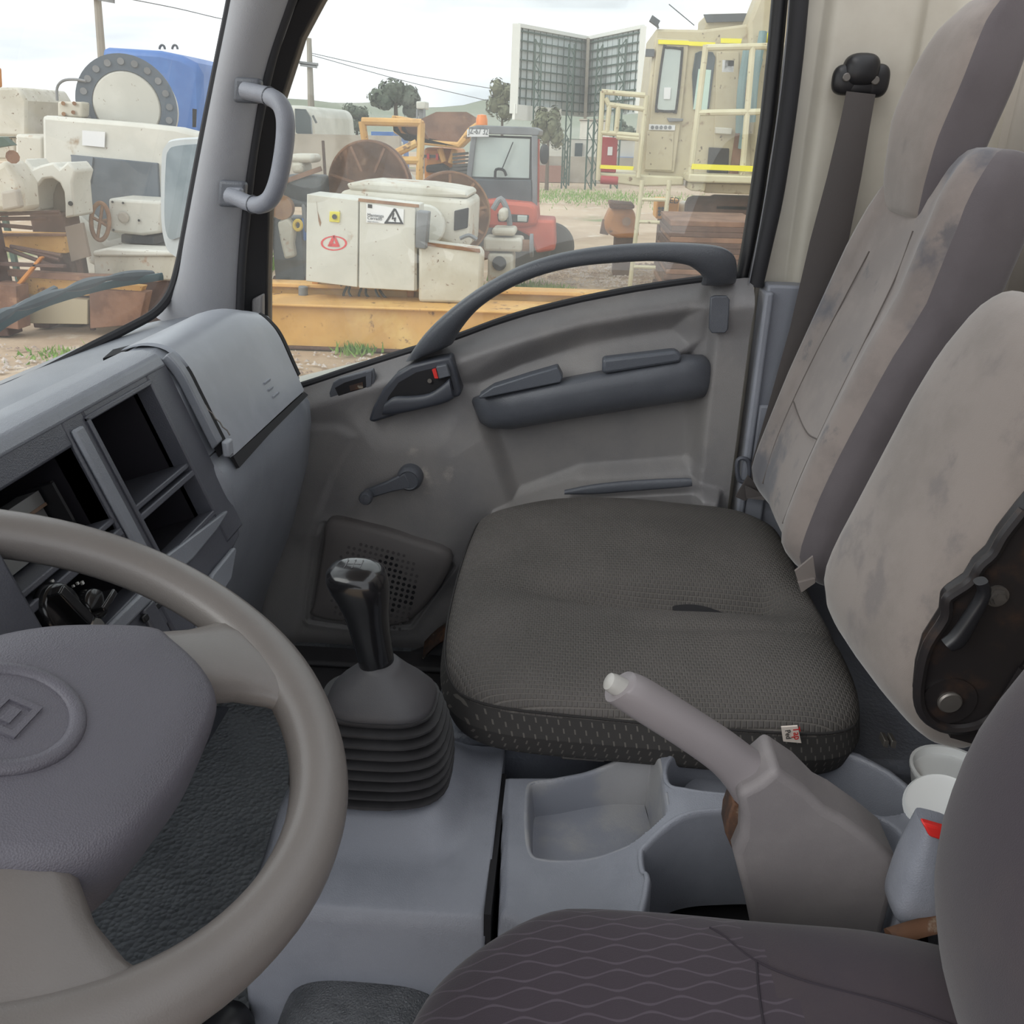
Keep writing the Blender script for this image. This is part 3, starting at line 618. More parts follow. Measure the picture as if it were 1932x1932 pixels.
# ---- pillar grab handle
gh = thing('grab_handle', 'curved grey grab handle bolted to the front pillar', 'grab handle', U(455, 365, 1.49))
for (a, c, w, h) in ((466, 170, 25, 26), (437, 366, 25, 27)):
    b = MB(); pts = [(-w, -h), (w, -h+4), (w-3, h), (-w-3, h-3)]
    b.prism([U(a+dx, c+dy, 1.473) for dx, dy in pts], (0, .02, 0)); mt = b.build('mount_recess', m_doord, gh, bev=.006, seg=3)
    b = MB(); b.prism([U(a+dx*.72, c+dy*.66, 1.462) for dx, dy in [(-w+8, -h+8), (w, -h+10), (w-2, h-8), (-w+5, h-9)]], (0, .02, 0)); b.build('end_cap', m_plastic, mt, bev=.004, seg=3)
gp = [(462, 171), (485, 176), (508, 182), (528, 196), (538, 222), (538, 262), (531, 312), (522, 350), (509, 376), (490, 387), (468, 383), (448, 374), (433, 370)]
gy = [1.462, 1.452, 1.438, 1.425, 1.42, 1.42, 1.42, 1.42, 1.424, 1.434, 1.445, 1.455, 1.462]
b = MB(); pth = smooth_path([U(u, v, y) for (u, v), y in zip(gp, gy)], 5); b.tube(pth, [.0135 if 10 < i < len(pth)-14 else .0128 for i in range(len(pth))], 14, flat=1.1, up=(0, 1, 0)); b.build('grip', m_plastic, gh, ang=60)
for i in (10, len(pth)-13):
    b = MB(); t_ = (pth[i+1]-pth[i-1]).normalized(); b.cyl(pth[i]-t_*.0008, pth[i]+t_*.0008, .0146, 18); b.build('grip_joint', m_doord, gh)

# ---- steering wheel
WC = V((-.33, .416, 1.522)); TH = rad(25); WN = V((sin(TH), 0, cos(TH))); WA = V((-cos(TH), 0, sin(TH))); WB = V((0, 1, 0))
def WL(a, b_, h=0): return WC+WA*a+WB*b_+WN*h
sw = thing('steering_wheel', 'taupe two-spoke steering wheel with padded hub', 'steering wheel', WC-WN*.12)
R0 = .2005; b = MB(); rings = []
for i in range(96):
    t = 2*pi*i/96; c, s_ = cos(t), sin(t); r = []
    ctr = WL(c*R0, s_*R0, -.012); rad_ = WA*c+WB*s_
    for k_ in range(16):
        q = 2*pi*k_/16; x, y = cos(q), sin(q)
        w = .0195+.002*math.exp(-((abs(((math.degrees(t)+180) % 360)-180)-128)/14)**2)
        r.append(ctr+rad_*(w*math.copysign(abs(x)**.75, x))+WN*(.0165*math.copysign(abs(y)**.75, y)))
    rings.append(r)
b.loft(rings, loop=True); b.build('rim', m_wheel, sw, ang=180)
for sg in (1, -1):
    b = MB(); rings = []
    # spoke: from the hub to the rim, flared at the rim
    for f, w, h, dz in ((0, .036, .020, -.006), (.3, .034, .017, -.008), (.55, .036, .015, -.010), (.75, .044, .014, -.012), (.9, .056, .013, -.013), (1.0, .070, .011, -.013)):
        ang_ = rad(119+9*f)*sg; r0 = .085+.115*f; d = WA*cos(ang_)+WB*sin(ang_); e = WN.cross(d)
        c = WL(0, 0, dz)+d*r0; r = []
        for k_ in range(16):
            q = 2*pi*k_/16; r.append(c+e*(w*math.copysign(abs(cos(q))**.7, cos(q)))+WN*(h*math.copysign(abs(sin(q))**.8, sin(q))))
        rings.append(r)
    b.loft(rings); b.build('spoke', m_wheel, sw, ang=60)
half = [(.046, 0), (.043, .03), (.027, .058), (.003, .083), (-.036, .111), (-.056, .107), (-.085, .092), (-.106, .068), (-.113, .03), (-.115, 0)]
outl = half+[(a, -c) for a, c in half[-2:0:-1]]
pl = smooth_path([(a, c, 0) for a, c in outl], 4, True); ca = -.04
b = MB(); b.loft([[WL(ca+(p.x-ca)*k_, p.y*k_, h) for p in pl] for k_, h in ((.80, -.085), (.93, -.05), (1.0, -.02), (1.0, -.002), (.985, .008), (.95, .0145), (.88, .0185), (.6, .021), (.2, .022))]); pad = b.build('hub_pad', m_pad, sw, ang=60)
r_ = ray(8, 1352); o_ = WC+WN*.021; p_ = EYE+r_*((o_-EYE).dot(WN)/r_.dot(WN))-o_; ec = (p_.dot(WA), p_.y)
b = MB(); rings = []
for i in range(48):
    t = 2*pi*i/48; d = WA*cos(t)+WB*sin(t); c = WL(*ec, .0215)+d*.0385; rings.append([c+d*(.0055*cos(q))+WN*(.0035*sin(q)) for q in [2*pi*k_/8 for k_ in range(8)]])
b.loft(rings, loop=True); b.build('badge_ring', m_pad, pad, ang=180)
b = MB(); b.lathe(WL(*ec, .018), WN, [(.034, 0), (.034, .0045), (.0001, .0055)], 36); b.build('badge_disc', m_pad, pad)
b = MB()
for (a0, a1, c0, c1) in ((-.014, .008, -.026, -.022), (-.014, .008, -.002, .002), (-.014, -.010, -.022, -.002), (.004, .008, -.022, -.002), (-.006, .0, -.018, -.006)):
    b.obox(WL(ec[0]+(a0+a1)/2, ec[1]+.012+(c0+c1)/2, .0238), WA*(a1-a0)/2, WB*(c1-c0)/2, WN*.0008)
b.build('badge_emblem', m_pad, pad)
b = MB(); b.cyl(WC-WN*.05, WC-WN*.30-V((.02, 0, 0)), .075, 28, .085); b.cyl(WC-WN*.085, WC-WN*.05, .05, 24); b.build('column_shroud', m_char, sw)
b = MB(); b.box(-.62, -.47, .30, .56, 1.36, 1.50); o = b.build('instrument_hood', m_dashd, dash, bev=.02, seg=3)
b = MB(); b.prism([U(-80, 1040, .56), U(0, 1030, .56), U(92, 1190, .56), U(60, 1260, .56), U(-80, 1260, .56)], (0, -.2, 0)); b.build('cluster_side', m_dashd, dash, bev=.006)
b = MB(); b.prism([U(0, 1168, .555), U(22, 1172, .555), U(36, 1190, .555), U(0, 1200, .555)], (0, -.01, 0)); b.build('cluster_switch', m_black, dash, bev=.002)

# ---- gear console (collar for the lever) and gear lever
GX, GY = -.205, .795
gc = thing('gear_console', 'grey plastic console carrying the gear lever boot', 'console', (-.21, .73, .86))
def gcon(s, t):
    x = -.308+.250*s
    prof = [(.615, .87), (.622, 1.0), (.631, 1.09), (.637, 1.119), (.650, 1.129), (.70, 1.136), (.74, 1.14), (.80, 1.142), (.87, 1.142), (.88, 1.13), (.88, 1.0)]
    P = smooth_path([(0, y, z) for y, z in prof], 6); f = t*(len(P)-1); i = min(int(f), len(P)-2); p = P[i].lerp(P[i+1], f-i)
    z = p.z
    dx = max(0, abs(x-GX)-.062)/1.0; dy = max(0, abs(p.y-GY)-.045); d = sqrt(dx*dx+dy*dy)
    if z > 1.11: z += .026*float(sm((.06-d)/.05))-.02*float(sm((-.296-x)/.012))
    return V((x, p.y, z))
b = MB(); b.grid(gcon, 60, 60); b.build('console_shell', m_plastic, gc, ang=60, solid=.003)
b = MB(); b.box(-.304, -.062, .634, .87, .87, 1.085); b.build('console_side', m_plastic, gc, bev=.01, seg=3)
b = MB(); b.box(-.0595, -.0525, .632, .84, 1.0, 1.138); b.build('joint_gap', m_dark, gc)
gl_ = thing('gear_lever', 'black gear lever with glossy knob and ribbed rubber boot', 'gear lever', (GX, GY, 1.14))
def sqring(cx, cy, z, hx, hy, k_=3.2, n=32, lean=0):
    r = []
    for i in range(n):
        t = 2*pi*i/n; c, s_ = cos(t), sin(t)
        r.append(V((cx+hx*math.copysign(abs(c)**(2/k_), c), cy+hy*math.copysign(abs(s_)**(2/k_), s_), z)))
    return r
b = MB(); rings = [sqring(GX, GY, 1.128, .092, .068), sqring(GX, GY, 1.160, .092, .068)]; N_ = 9
for i in range(N_):
    f = i/N_; z = 1.167+.104*f; w = 1-.36*f**1.9; ox = .012*f; oy = .004*f
    rings += [sqring(GX+ox, GY+oy, z, .083*w, .060*w), sqring(GX+ox, GY+oy, z+.003, .083*w, .060*w), sqring(GX+ox, GY+oy, z+.007, .0925*w, .0685*w), sqring(GX+ox, GY+oy, z+.0095, .0925*w, .0685*w)]
b.loft(rings); b.build('ribbed_boot', m_rubber, gl_, ang=50)
DX, DY = GX+.014, GY+.004
b = MB(); b.loft([sqring(DX, DY, z, hx, hy, k_) for z, hx, hy, k_ in ((1.262, .057, .045, 3), (1.268, .060, .048, 3), (1.276, .0585, .047, 2.8), (1.29, .047, .039, 2.5), (1.302, .034, .03, 2.2), (1.312, .024, .024, 2), (1.318, .019, .019, 2))]); b.build('boot_collar', M('collar_rubber', (72, 71, 74), .5, bump=.2, bs=900), gl_, ang=60)
def Lx(z): return DX-.004-.13*(z-1.31)
b = MB(); kr = []
for z, hx, hy, k_ in ((1.308, .0175, .0175, 2), (1.314, .0195, .0195, 2), (1.34, .0205, .0215, 2), (1.36, .0215, .0225, 2.2), (1.378, .0235, .024, 2.3), (1.394, .0275, .0265, 2.4), (1.408, .031, .0285, 2.5), (1.418, .0315, .029, 2.6), (1.426, .030, .0275, 2.6), (1.431, .025, .023, 2.6), (1.434, .016, .015, 2.4), (1.4345, .004, .004, 2)):
    kr.append(sqring(Lx(z)-.003*float(sm((z-1.39)/.03)), DY, z, hx, hy, k_, 28))
b.loft(kr); kn = b.build('gear_knob', m_knob, gl_, ang=180)
b = MB(); q = V((Lx(1.434)-.003, DY, 1.4347))
for dx, dy, w, h in ((-.008, 0, .0003, .006), (0, 0, .0003, .006), (.008, 0, .0003, .006), (0, 0, .0083, .0003)): b.obox(q+V((dx, dy, 0)), (w, 0, 0), (0, h, 0), (0, 0, .0002))
m_kprint = M('engraved_print', (104, 104, 106), .6); b.build('shift_pattern', m_kprint, kn)
for nm, dx, dy in (('2', -.0095, .0065), ('4', -.0015, .0065), ('6', .0065, .0065), ('1', -.0095, -.0105), ('3', -.0015, -.0105)):
    text('shift_mark', nm, q+V((dx, dy, .0001)), .0045, (1, 0, 0), (0, 1, 0), m_kprint, kn, .0001)

# ---- console tray (heightfield with pockets)
tr = thing('console_tray', 'light grey moulded tray with cup holder between the seats', 'console', (.19, .75, 1.02))
gx = np.linspace(-.0525, .47, 210); gy_ = np.linspace(.575, .90, 150); GXX, GYY = np.meshgrid(gx, gy_)
def zp(pts, z): return [(UZ(u, v, z(u) if callable(z) else z).x, UZ(u, v, z(u) if callable(z) else z).y) for u, v in pts]
zf = lambda u: 1.15+.042*float(sm((u-1080)/190))
zbase = 1.15+.042*sm((GXX-.035)/.12)
outline = zp([(942, 1720), (950, 1461), (1060, 1461), (1115, 1448), (1170, 1420), (1228, 1394), (1246, 1390), (1300, 1386), (1400, 1382), (1480, 1390), (1560, 1399), (1625, 1416), (1685, 1448), (1740, 1492), (1755, 1540), (1790, 1700), (1700, 1800), (1200, 1800)], zf)
H = zbase.copy()
out = sdpoly(GXX, GYY, outline); H -= .006*sm((out+.008)/.008)
P_pk1 = zp([(1000, 1489), (1012, 1478), (1046, 1474), (1088, 1466), (1132, 1449), (1172, 1430), (1216, 1414), (1233, 1410), (1241, 1424), (1248, 1450), (1252, 1480), (1257, 1517), (1248, 1533), (1200, 1571), (1160, 1593), (1116, 1612), (1065, 1620), (1026, 1618), (1004, 1606), (997, 1547)], zf); pk1 = sdpoly(GXX, GYY, [(p.x, p.y) for p in smooth_path([(x, y, 0) for x, y in P_pk1], 4, True)])
P_bin_ = zp([(1262, 1440), (1285, 1416), (1330, 1405), (1400, 1412), (1440, 1424), (1470, 1432), (1500, 1431), (1525, 1421), (1560, 1418), (1597, 1424), (1639, 1440), (1681, 1464), (1711, 1491), (1717, 1513), (1705, 1531), (1666, 1538), (1621, 1533), (1576, 1523), (1537, 1506), (1480, 1500), (1390, 1495), (1330, 1490), (1290, 1483), (1266, 1472)], 1.192); bin_ = sdpoly(GXX, GYY, [(p.x, p.y) for p in smooth_path([(x, y, 0) for x, y in P_bin_], 4, True)])
P_hole = zp([(1216, 1600), (1222, 1591), (1250, 1573), (1283, 1558), (1325, 1549), (1378, 1546), (1440, 1545), (1560, 1550), (1640, 1558), (1680, 1575), (1697, 1600), (1700, 1660), (1630, 1820), (1243, 1800), (1229, 1653), (1219, 1631)], 1.18); hole = sdpoly(GXX, GYY, [(p.x, p.y) for p in smooth_path([(x, y, 0) for x, y in P_hole], 4, True)])
floor1 = 1.108+.012*sm((GXX-.03)/.05)*0
H = np.where(out > 0, H+(1.02-H)*sm(out/.004), H)
b = MB(); ny_, nx_ = GXX.shape
fs = []
for j in range(ny_-1):
    for i in range(nx_-1):
        if max(out[j, i], out[j+1, i+1], out[j, i+1], out[j+1, i]) < .012 and min(hole[j, i], hole[j+1, i+1], bin_[j, i], bin_[j+1, i+1], pk1[j, i], pk1[j+1, i+1]) > .0015: fs.append((j*nx_+i, j*nx_+i+1, (j+1)*nx_+i+1, (j+1)*nx_+i))
b.add(np.stack([GXX, GYY, H], -1).reshape(-1, 3).tolist(), fs); b.build('tray_shell', m_plastic, tr, ang=180)
def liner(nm, poly_, depth, floor_, inset, mat=m_plastic):
    P = smooth_path([(x, y, 0) for x, y in poly_], 4, True); m_ = len(P); area = sum(P[i].x*P[(i+1) % m_].y-P[(i+1) % m_].x*P[i].y for i in range(m_)); sg_ = 1 if area > 0 else -1
    nr = []
    for i in range(m_):
        t = (P[(i+1) % m_]-P[i-1]).normalized(); nr.append(V((t.y, -t.x, 0))*sg_)
    zz = [1.15+.042*float(sm((p.x-.035)/.12)) for p in P]
    b = MB(); b.loft([[V((P[i].x, P[i].y, (zz[i]+dz) if not isinstance(dz, str) else depth))+nr[i]*o for i in range(m_)] for o, dz in ((.006, -.0006), (.004, .0006), (.002, .0002), (.0003, -.002), (-.0008, -.006), (-inset, 'f'))], cap=False)
    if floor_:
        c_ = sum(P, V((0, 0, 0)))/m_; b.add([V((P[i].x, P[i].y, depth))-nr[i]*inset for i in range(m_)], [tuple(range(m_))])
    return b.build(nm, mat, tr, ang=60)
liner('pocket_liner', P_pk1, 1.105, True, .006, m_tray); liner('bin_liner', P_bin_, 1.085, True, .008); liner('hole_liner', P_hole, 1.06, False, .004)
b = MB(); c = UZ(1340, 1600, 1.10); b.lathe((c.x+.02, c.y+.02, 1.06), (0, 0, 1), [(.052, 0), (.055, .05), (.056, .085)], 32); b.build('cup_well', m_plastic, tr)
b = MB(); b.box(.05, .42, .58, .80, 1.0, 1.035); b.build('under_plate', m_dark, tr)
b = MB(); b.bar((.11, .635, 1.075), (.30, .64, 1.075), .012, .02); b.bar((.11, .62, 1.06), (.26, .60, 1.06), .02, .006); b.cyl((.115, .645, 1.05), (.115, .645, 1.10), .006, 10); b.build('slide_rail', m_steelb, tr)

# ---- hand brake
hbk = thing('hand_brake', 'grey hand brake lever with moulded cover beside the driver cushion', 'hand brake', (.26, .645, 1.06))
YH = .665
cov = [(1390, 1500), (1432, 1478), (1465, 1450), (1478, 1462), (1520, 1490), (1560, 1530), (1590, 1545), (1640, 1580), (1690, 1620), (1697, 1650), (1665, 1775), (1660, 1860), (1440, 1860), (1412, 1720), (1384, 1612), (1398, 1580), (1400, 1540)]
b = MB(); b.prism([U(u, v, YH-.03) for u, v in cov], (0, .058, 0)); b.build('lever_cover', M('brake_plastic', (126, 121, 121), .6, (118, 113, 114), 8, bump=.3, bs=800), hbk, bev=.013, seg=4)
b = MB(); b.prism([U(u, v, YH-.006) for u, v in [(1572, 1528), (1598, 1526), (1606, 1546), (1592, 1562)]], (0, .02, 0)); b.build('cover_catch', m_plastic, hbk, bev=.004)
gr_ = [(1141, 1312, 1196, 1278), (1160, 1326, 1222, 1287), (1200, 1352, 1262, 1310), (1260, 1390, 1325, 1350), (1310, 1424, 1378, 1384), (1345, 1452, 1416, 1412), (1368, 1480, 1446, 1434), (1385, 1508, 1470, 1458)]
b = MB(); b.loft(band(gr_, YH, .034, n=20, k=2.6)); b.build('grip', M('grip_plastic', (132, 126, 128), .42, bump=.1, bs=900), hbk, ang=70)
p0, p1 = U(1185, 1304, YH), U(1150, 1286, YH-.004); ax_ = (p1-p0).normalized()
b = MB(); b.lathe(p0, ax_, [(.0092, 0), (.0092, .018), (.008, .0225), (.004, .0245), (.0005, .0248)], 20); b.build('release_button', M('button_plastic', (168, 166, 162), .35), hbk)
b = MB(); b.lathe(p0-ax_*.002, ax_, [(.0108, .0), (.0108, .0075), (.0092, .0078)], 20); b.build('button_hole', m_dark, hbk)
b = MB(); b.prism([U(u, v, YH-.012) for u, v in [(1384, 1515), (1396, 1520), (1400, 1600), (1388, 1618), (1369, 1575), (1372, 1548)]], (0, .03, 0)); b.build('rusty_plate', m_rustm, hbk, bev=.002)
# ---- seats
def curve_at(pts, Y):
    """(z, X) samples of an edge seen at picture points, at lateral depth Y (number or list)."""
    q = []
    for i, (u, v) in enumerate(pts):
        y = Y[i] if isinstance(Y, (list, tuple)) else Y
        p = U(u, v, y); q.append((p.z, p.x))
    return sorted(q)
def slab(Lc, Rc, YL, YR, z0, z1, thick, crown=.012, bol=.012, nz=26, n=44, k=4.5, rb=.05, rt=.06, lean=.28, tuck=None):
    """Seat back: rings between a door-side and an inner front edge, rounded ends."""
    rings = []
    for i in range(nz+1):
        f = i/nz; f2 = .5-.5*cos(pi*f); z = z0+(z1-z0)*f2
        eb = min(1, (z-z0)/rb); et = min(1, (z1-z)/rt)
        sh = (max(.0, 1-(1-eb)**2.4))**.5*(max(.0, 1-(1-et)**2.4))**.5 if True else 1
        sh = max(sh, .02)
        xl, xr = interp(Lc, z), interp(Rc, z); yl, yr = YL(z), YR(z)
        th = thick*(.25+.75*sh)
        bk = V((1, 0, -.25)).normalized()
        FL, FR = V((xl, yl, z)), V((xr, yr, z)); mid = (FL+FR)/2; hw = (FL-FR)/2
        c = mid+bk*(thick/2); ring = []
        for j in range(n):
            t = 2*pi*j/n; cc, ss = cos(t), sin(t)
            a = math.copysign(abs(cc)**(2/k), cc); d = math.copysign(abs(ss)**(2/k), ss)
            dep = d*th/2
            if d < 0:
                fr = crown*(1-a*a)*-1+bol*math.exp(-((abs(a)-.72)/.16)**2)
                dep += -fr*sh*(-d)
            ring.append(c+hw*a*(.86+.14*sh)+bk*dep)
        rings.append(ring)
    return rings
# outer passenger seat back
ps = thing('passenger_seat', 'stained grey velour passenger backrest with tall headrest by the door', 'seat back', (.45, 1.3, 1.16))
Lc = curve_at([(1430, 905), (1428, 880), (1440, 840), (1500, 692), (1560, 560), (1600, 445), (1632, 372), (1660, 335)], 1.475)
Rc = curve_at([(1512, 1062), (1530, 1010), (1560, 935), (1600, 855), (1690, 690), (1757, 590), (1800, 480), (1840, 385), (1885, 310)], 1.115)
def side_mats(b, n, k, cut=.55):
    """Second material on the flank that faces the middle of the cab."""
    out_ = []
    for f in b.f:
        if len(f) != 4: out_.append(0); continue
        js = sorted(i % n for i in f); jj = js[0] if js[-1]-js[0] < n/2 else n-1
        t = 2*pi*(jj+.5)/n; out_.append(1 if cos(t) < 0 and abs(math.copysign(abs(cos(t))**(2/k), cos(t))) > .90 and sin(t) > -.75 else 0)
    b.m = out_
YLo = lambda z: 1.485-.085*float(sm((z-1.60)/.26)); YRo = lambda z: 1.115+.03*float(sm((z-1.74)/.14))
b = MB(); rg = slab(Lc, Rc, YLo, YRo, 1.272, 1.852, .092, crown=-.010, bol=.020, rb=.06, rt=.065, k=4.4)
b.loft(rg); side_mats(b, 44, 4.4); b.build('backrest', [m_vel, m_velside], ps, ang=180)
def onback(a, z, lift=.002):
    """A point on the front of the outer backrest: a runs from the inner edge (-1) to the door (1)."""
    FL, FR = V((interp(Lc, z), YLo(z), z)), V((interp(Rc, z), YRo(z), z)); bk_ = V((1, 0, -.25)).normalized()
    return (FL+FR)/2+(FL-FR)/2*a+bk_*(-(.010*(1-a*a)+.020*math.exp(-((abs(a)-.72)/.16)**2))-lift)
m_seam = M('seam_dark', (98, 91, 88), .95)
def backseam(pts): b = MB(); b.tube(smooth_path([onback(a, z, .0006) for a, z in pts], 6), .0010, 6); b.build('seam', m_seam, ps)
backseam([(.42, 1.32), (.46, 1.40), (.44, 1.50), (.40, 1.60), (.34, 1.70)]); backseam([(-.46, 1.32), (-.50, 1.40), (-.47, 1.50), (-.42, 1.60), (-.36, 1.68), (-.30, 1.74)]); backseam([(.45, 1.462), (.2, 1.455), (-.2, 1.448), (-.49, 1.455)])
# headrest
hl = curve_at([(1692, 420), (1682, 395), (1678, 330), (1688, 220), (1710, 130), (1745, 60), (1785, 8), (1830, -10)], 1.385)
hr = curve_at([(1748, 425), (1752, 405), (1765, 350), (1790, 265), (1818, 160), (1845, 75), (1868, 18), (1884, -4)], 1.225)
hl = [(z, x-.016*float(sm((1.95-z)/.1))) for z, x in hl]; hr = [(z, x-.016*float(sm((1.95-z)/.1))) for z, x in hr]
z0h, z1h = hr[0][0], max(hl[-1][0], hr[-1][0])+.004
b = MB(); rg = slab(hl, hr, lambda z: 1.385-.035*float(sm((z-1.92)/.14)), lambda z: 1.225+.02*float(sm((z-1.92)/.14)), z0h, z1h, .074, crown=-.004, bol=0, rb=.014, rt=.10, k=5)
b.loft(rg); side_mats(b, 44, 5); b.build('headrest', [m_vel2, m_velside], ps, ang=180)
def seam(parent, pts, Ys, r=.0012, mat=None, nm='seam'):
    b = MB(); b.tube(smooth_path([U(u, v, y) for (u, v), y in zip(pts, Ys)], 5), r, 6); return b.build(nm, mat or m_seam, parent)
# centre seat back with recliner bracket
cs = thing('centre_seat_back', 'plain grey velour centre backrest with black recliner bracket', 'seat back', (.42, .9, 1.16))
Lc2 = curve_at([(1545, 1100), (1540, 1072), (1560, 1020), (1600, 945), (1700, 752), (1760, 650), (1800, 592), (1826, 548)], 1.04)
Rc2 = curve_at([(1722, 1345), (1735, 1300), (1760, 1230), (1810, 1130), (1870, 1040), (1932, 940), (2010, 800), (2080, 690)], .765)
b = MB(); rg = slab(Lc2, Rc2, lambda z: 1.045-.02*float(sm((z-1.6)/.12)), lambda z: .765+.01*float(sm((z-1.6)/.12)), 1.275, 1.712, .10, crown=-.012, bol=.0, rb=.05, rt=.05, k=5)
b.loft(rg); b.build('backrest', m_vel2, cs, ang=180)
YB = .735
bk = [(2000, 880), (1932, 963), (1895, 1010), (1875, 1045), (1850, 1068), (1832, 1098), (1800, 1120), (1787, 1132), (1784, 1165), (1752, 1215), (1738, 1265), (1733, 1315), (1745, 1350), (1775, 1371), (1815, 1375), (1860, 1362), (1890, 1330), (1932, 1262), (2000, 1150)]
b = MB(); b.prism([U(u, v, YB) for u, v in bk], (0, .022, 0)); brk = b.build('recliner_bracket', m_steelb, cs, bev=.005, seg=3)
b = MB(); rim = [U(u, v, YB-.003) for u, v in bk[1:-1]]; b.tube(smooth_path(rim, 3), .0055, 8); b.build('bracket_flange', m_steelb, brk)
b = MB(); b.loft(band([(1838, 1100, 1862, 1092), (1845, 1120, 1868, 1118), (1820, 1160, 1845, 1168), (1795, 1195, 1818, 1215), (1778, 1210, 1795, 1225)], YB-.022, .014, sub=3)); b.build('recliner_lever', m_black, brk)
b = MB(); p = U(1880, 1124, YB-.001); b.lathe(p, (0, -1, 0), [(.0085, 0), (.0085, .004), (.006, .0045), (.006, .008), (.0005, .0085)], 6); b.lathe(p, (0, -1, 0), [(.0105, -.001), (.0105, .002), (.0005, .002)], 20); b.build('bolt', m_bolt, brk)
b = MB(); p = U(1790, 1322, YB-.001); b.lathe(p, (0, -1, 0), [(.026, -.001), (.026, .0015), (.0005, .0015)], 32); b.build('pivot_boss', m_steelb, brk)
b = MB(); b.lathe(p, (0, -1, 0), [(.0115, 0), (.0115, .004), (.010, .0055), (.0005, .006)], 24); b.build('pivot_pin', m_bolt, brk)
b = MB(); b.prism([U(1795, 1375, YB+.005), U(1850, 1362, YB+.005), U(1840, 1405, YB+.005), U(1793, 1392, YB+.005)], (0, .012, 0)); b.build('bracket_foot', m_steelb, brk)

# black passenger cushion
pcz0, pcz1 = 1.152, 1.250
Yn, Yf = .835, 1.475
def cush(q):
    x, y, z = q
    ty = (y+1)/2; tx = (x+1)/2
    X0 = -.130+.018*sin(pi*ty)*-1+.075*float(sm((ty-.80)/.2)); X1 = .368-.03*float(sm((ty-.85)/.15))+.0*ty
    X = X0+(X1-X0)*tx; Yc = Yn+(Yf-Yn)*ty+.02*(tx-.5)*(1-ty)*-1
    if z < 0: Z = 1.20+z*.045
    else: Z = 1.20+z*.052
    if z > .2:
        w = (z-.2)/.8
        Z += w*(.016*math.exp(-((ty-.80)/.2)**2-((tx-.35)/.4)**2)+.010*math.exp(-((ty-.2)/.25)**2))
        cx_ = max(0, .62-tx)/.45 if tx < .62 else max(0, tx-.86)/.08          # pulled-down centre button and its crease
        d = abs(ty-.455-.03*(tx-.7))
        Z -= w*.034*math.exp(-(d/.05)**2)*math.exp(-cx_**2*1.4)
        Z -= w*.018*math.exp(-(d/.13)**2)*math.exp(-cx_**2)
        Z -= w*.006*math.exp(-((ty-.22-.08*tx)/.02)**2)*float(sm((tx-.35)/.2))*.8
        Z += w*.004*sin(tx*9+ty*4)*.5
    X += (-.012 if x < 0 else .010)*(1-abs(z))*abs(x)**3
    Yc += (-.010 if y < 0 else .010)*(1-abs(z))*abs(y)**3
    return V((X, Yc, Z))
b = MB(); b.soft(cush, 7, 88)
b.m = []
for f in b.f:
    c = sum((V(b.v[i]) for i in f), V((0, 0, 0)))/4; b.m.append(1 if c.z < 1.229 and (c.y < Yn+.03 or c.y > Yf-.03 or c.x < -.04 or c.x > .335 or c.z < 1.18) else 0)
pc = b.build('seat_cushion', [m_cover, m_coverside], None, ang=180, label='black woven fabric cushion on the passenger bench', cat='seat cushion')
def cpt(tx, ty, z=.35, k=7):   # a point on the cushion's skin near its rim
    q = V((tx, ty, z)); q /= (abs(q.x)**k+abs(q.y)**k+abs(q.z)**k)**(1/k); return cush(q)
b = MB(); b.tube([cpt(-1, -.97+.03*i, .58)+V((-.0015, 0, 0)) for i in range(0, 60)][::-1]+[cpt(-1+.04*i, -1, .58)+V((0, -.0015, 0)) for i in range(51)], .0016, 6); b.build('edge_seam', M('cover_seam', (40, 38, 38), .9), pc)
def ctop(X, ty, lift=.0008):
    q = V(((X+.13)/.498*2-1, ty*2-1, 1)); q /= (abs(q.x)**7+abs(q.y)**7+abs(q.z)**7)**(1/7); return cush(q)+V((0, 0, lift))
b = MB(); b.grid(lambda s, t: ctop(.175+.085*s, .468-.014*s+.034*(t-.5)*sin(pi*(.04+.9*s))**.7, .005), 16, 3); b.build('tufting_slit', m_dark, pc)
tg = [U(1474, 1372, .818), U(1505, 1370, .818), U(1512, 1402, .818), U(1478, 1399, .818)]
b = MB(); b.prism(tg, (0, .002, 0)); tagm = b.build('fabric_tag', m_tag, pc)
text('tag_text', 'Tap', tg[0].lerp(tg[1], .56)+V((0, -.001, -.001)), .0115, tg[3]-tg[0], tg[1]-tg[0], m_redink, pc, .0002)
text('tag_text', 'Ped', tg[0].lerp(tg[1], .15)+V((0, -.001, -.004)), .0085, tg[3]-tg[0], tg[1]-tg[0], m_ink, pc, .0002)
b = MB(); b.obox(U(1668, 1396, .85), (.003, 0, -.001), (0, .008, 0), (0, 0, .005)); b.obox(U(1682, 1397, .85), (.003, 0, -.001), (0, .008, 0), (0, 0, .005)); o = b.build('strap_hook', m_bolt, pc, bev=.001); o['kind'] = 'stuff'
b = MB(); p = U(1100, 1424, .85); b.obox(p, (.026, 0, 0), (0, .008, 0), (0, 0, .003)); b.build('cushion_buckle', m_bolt, pc, bev=.002)

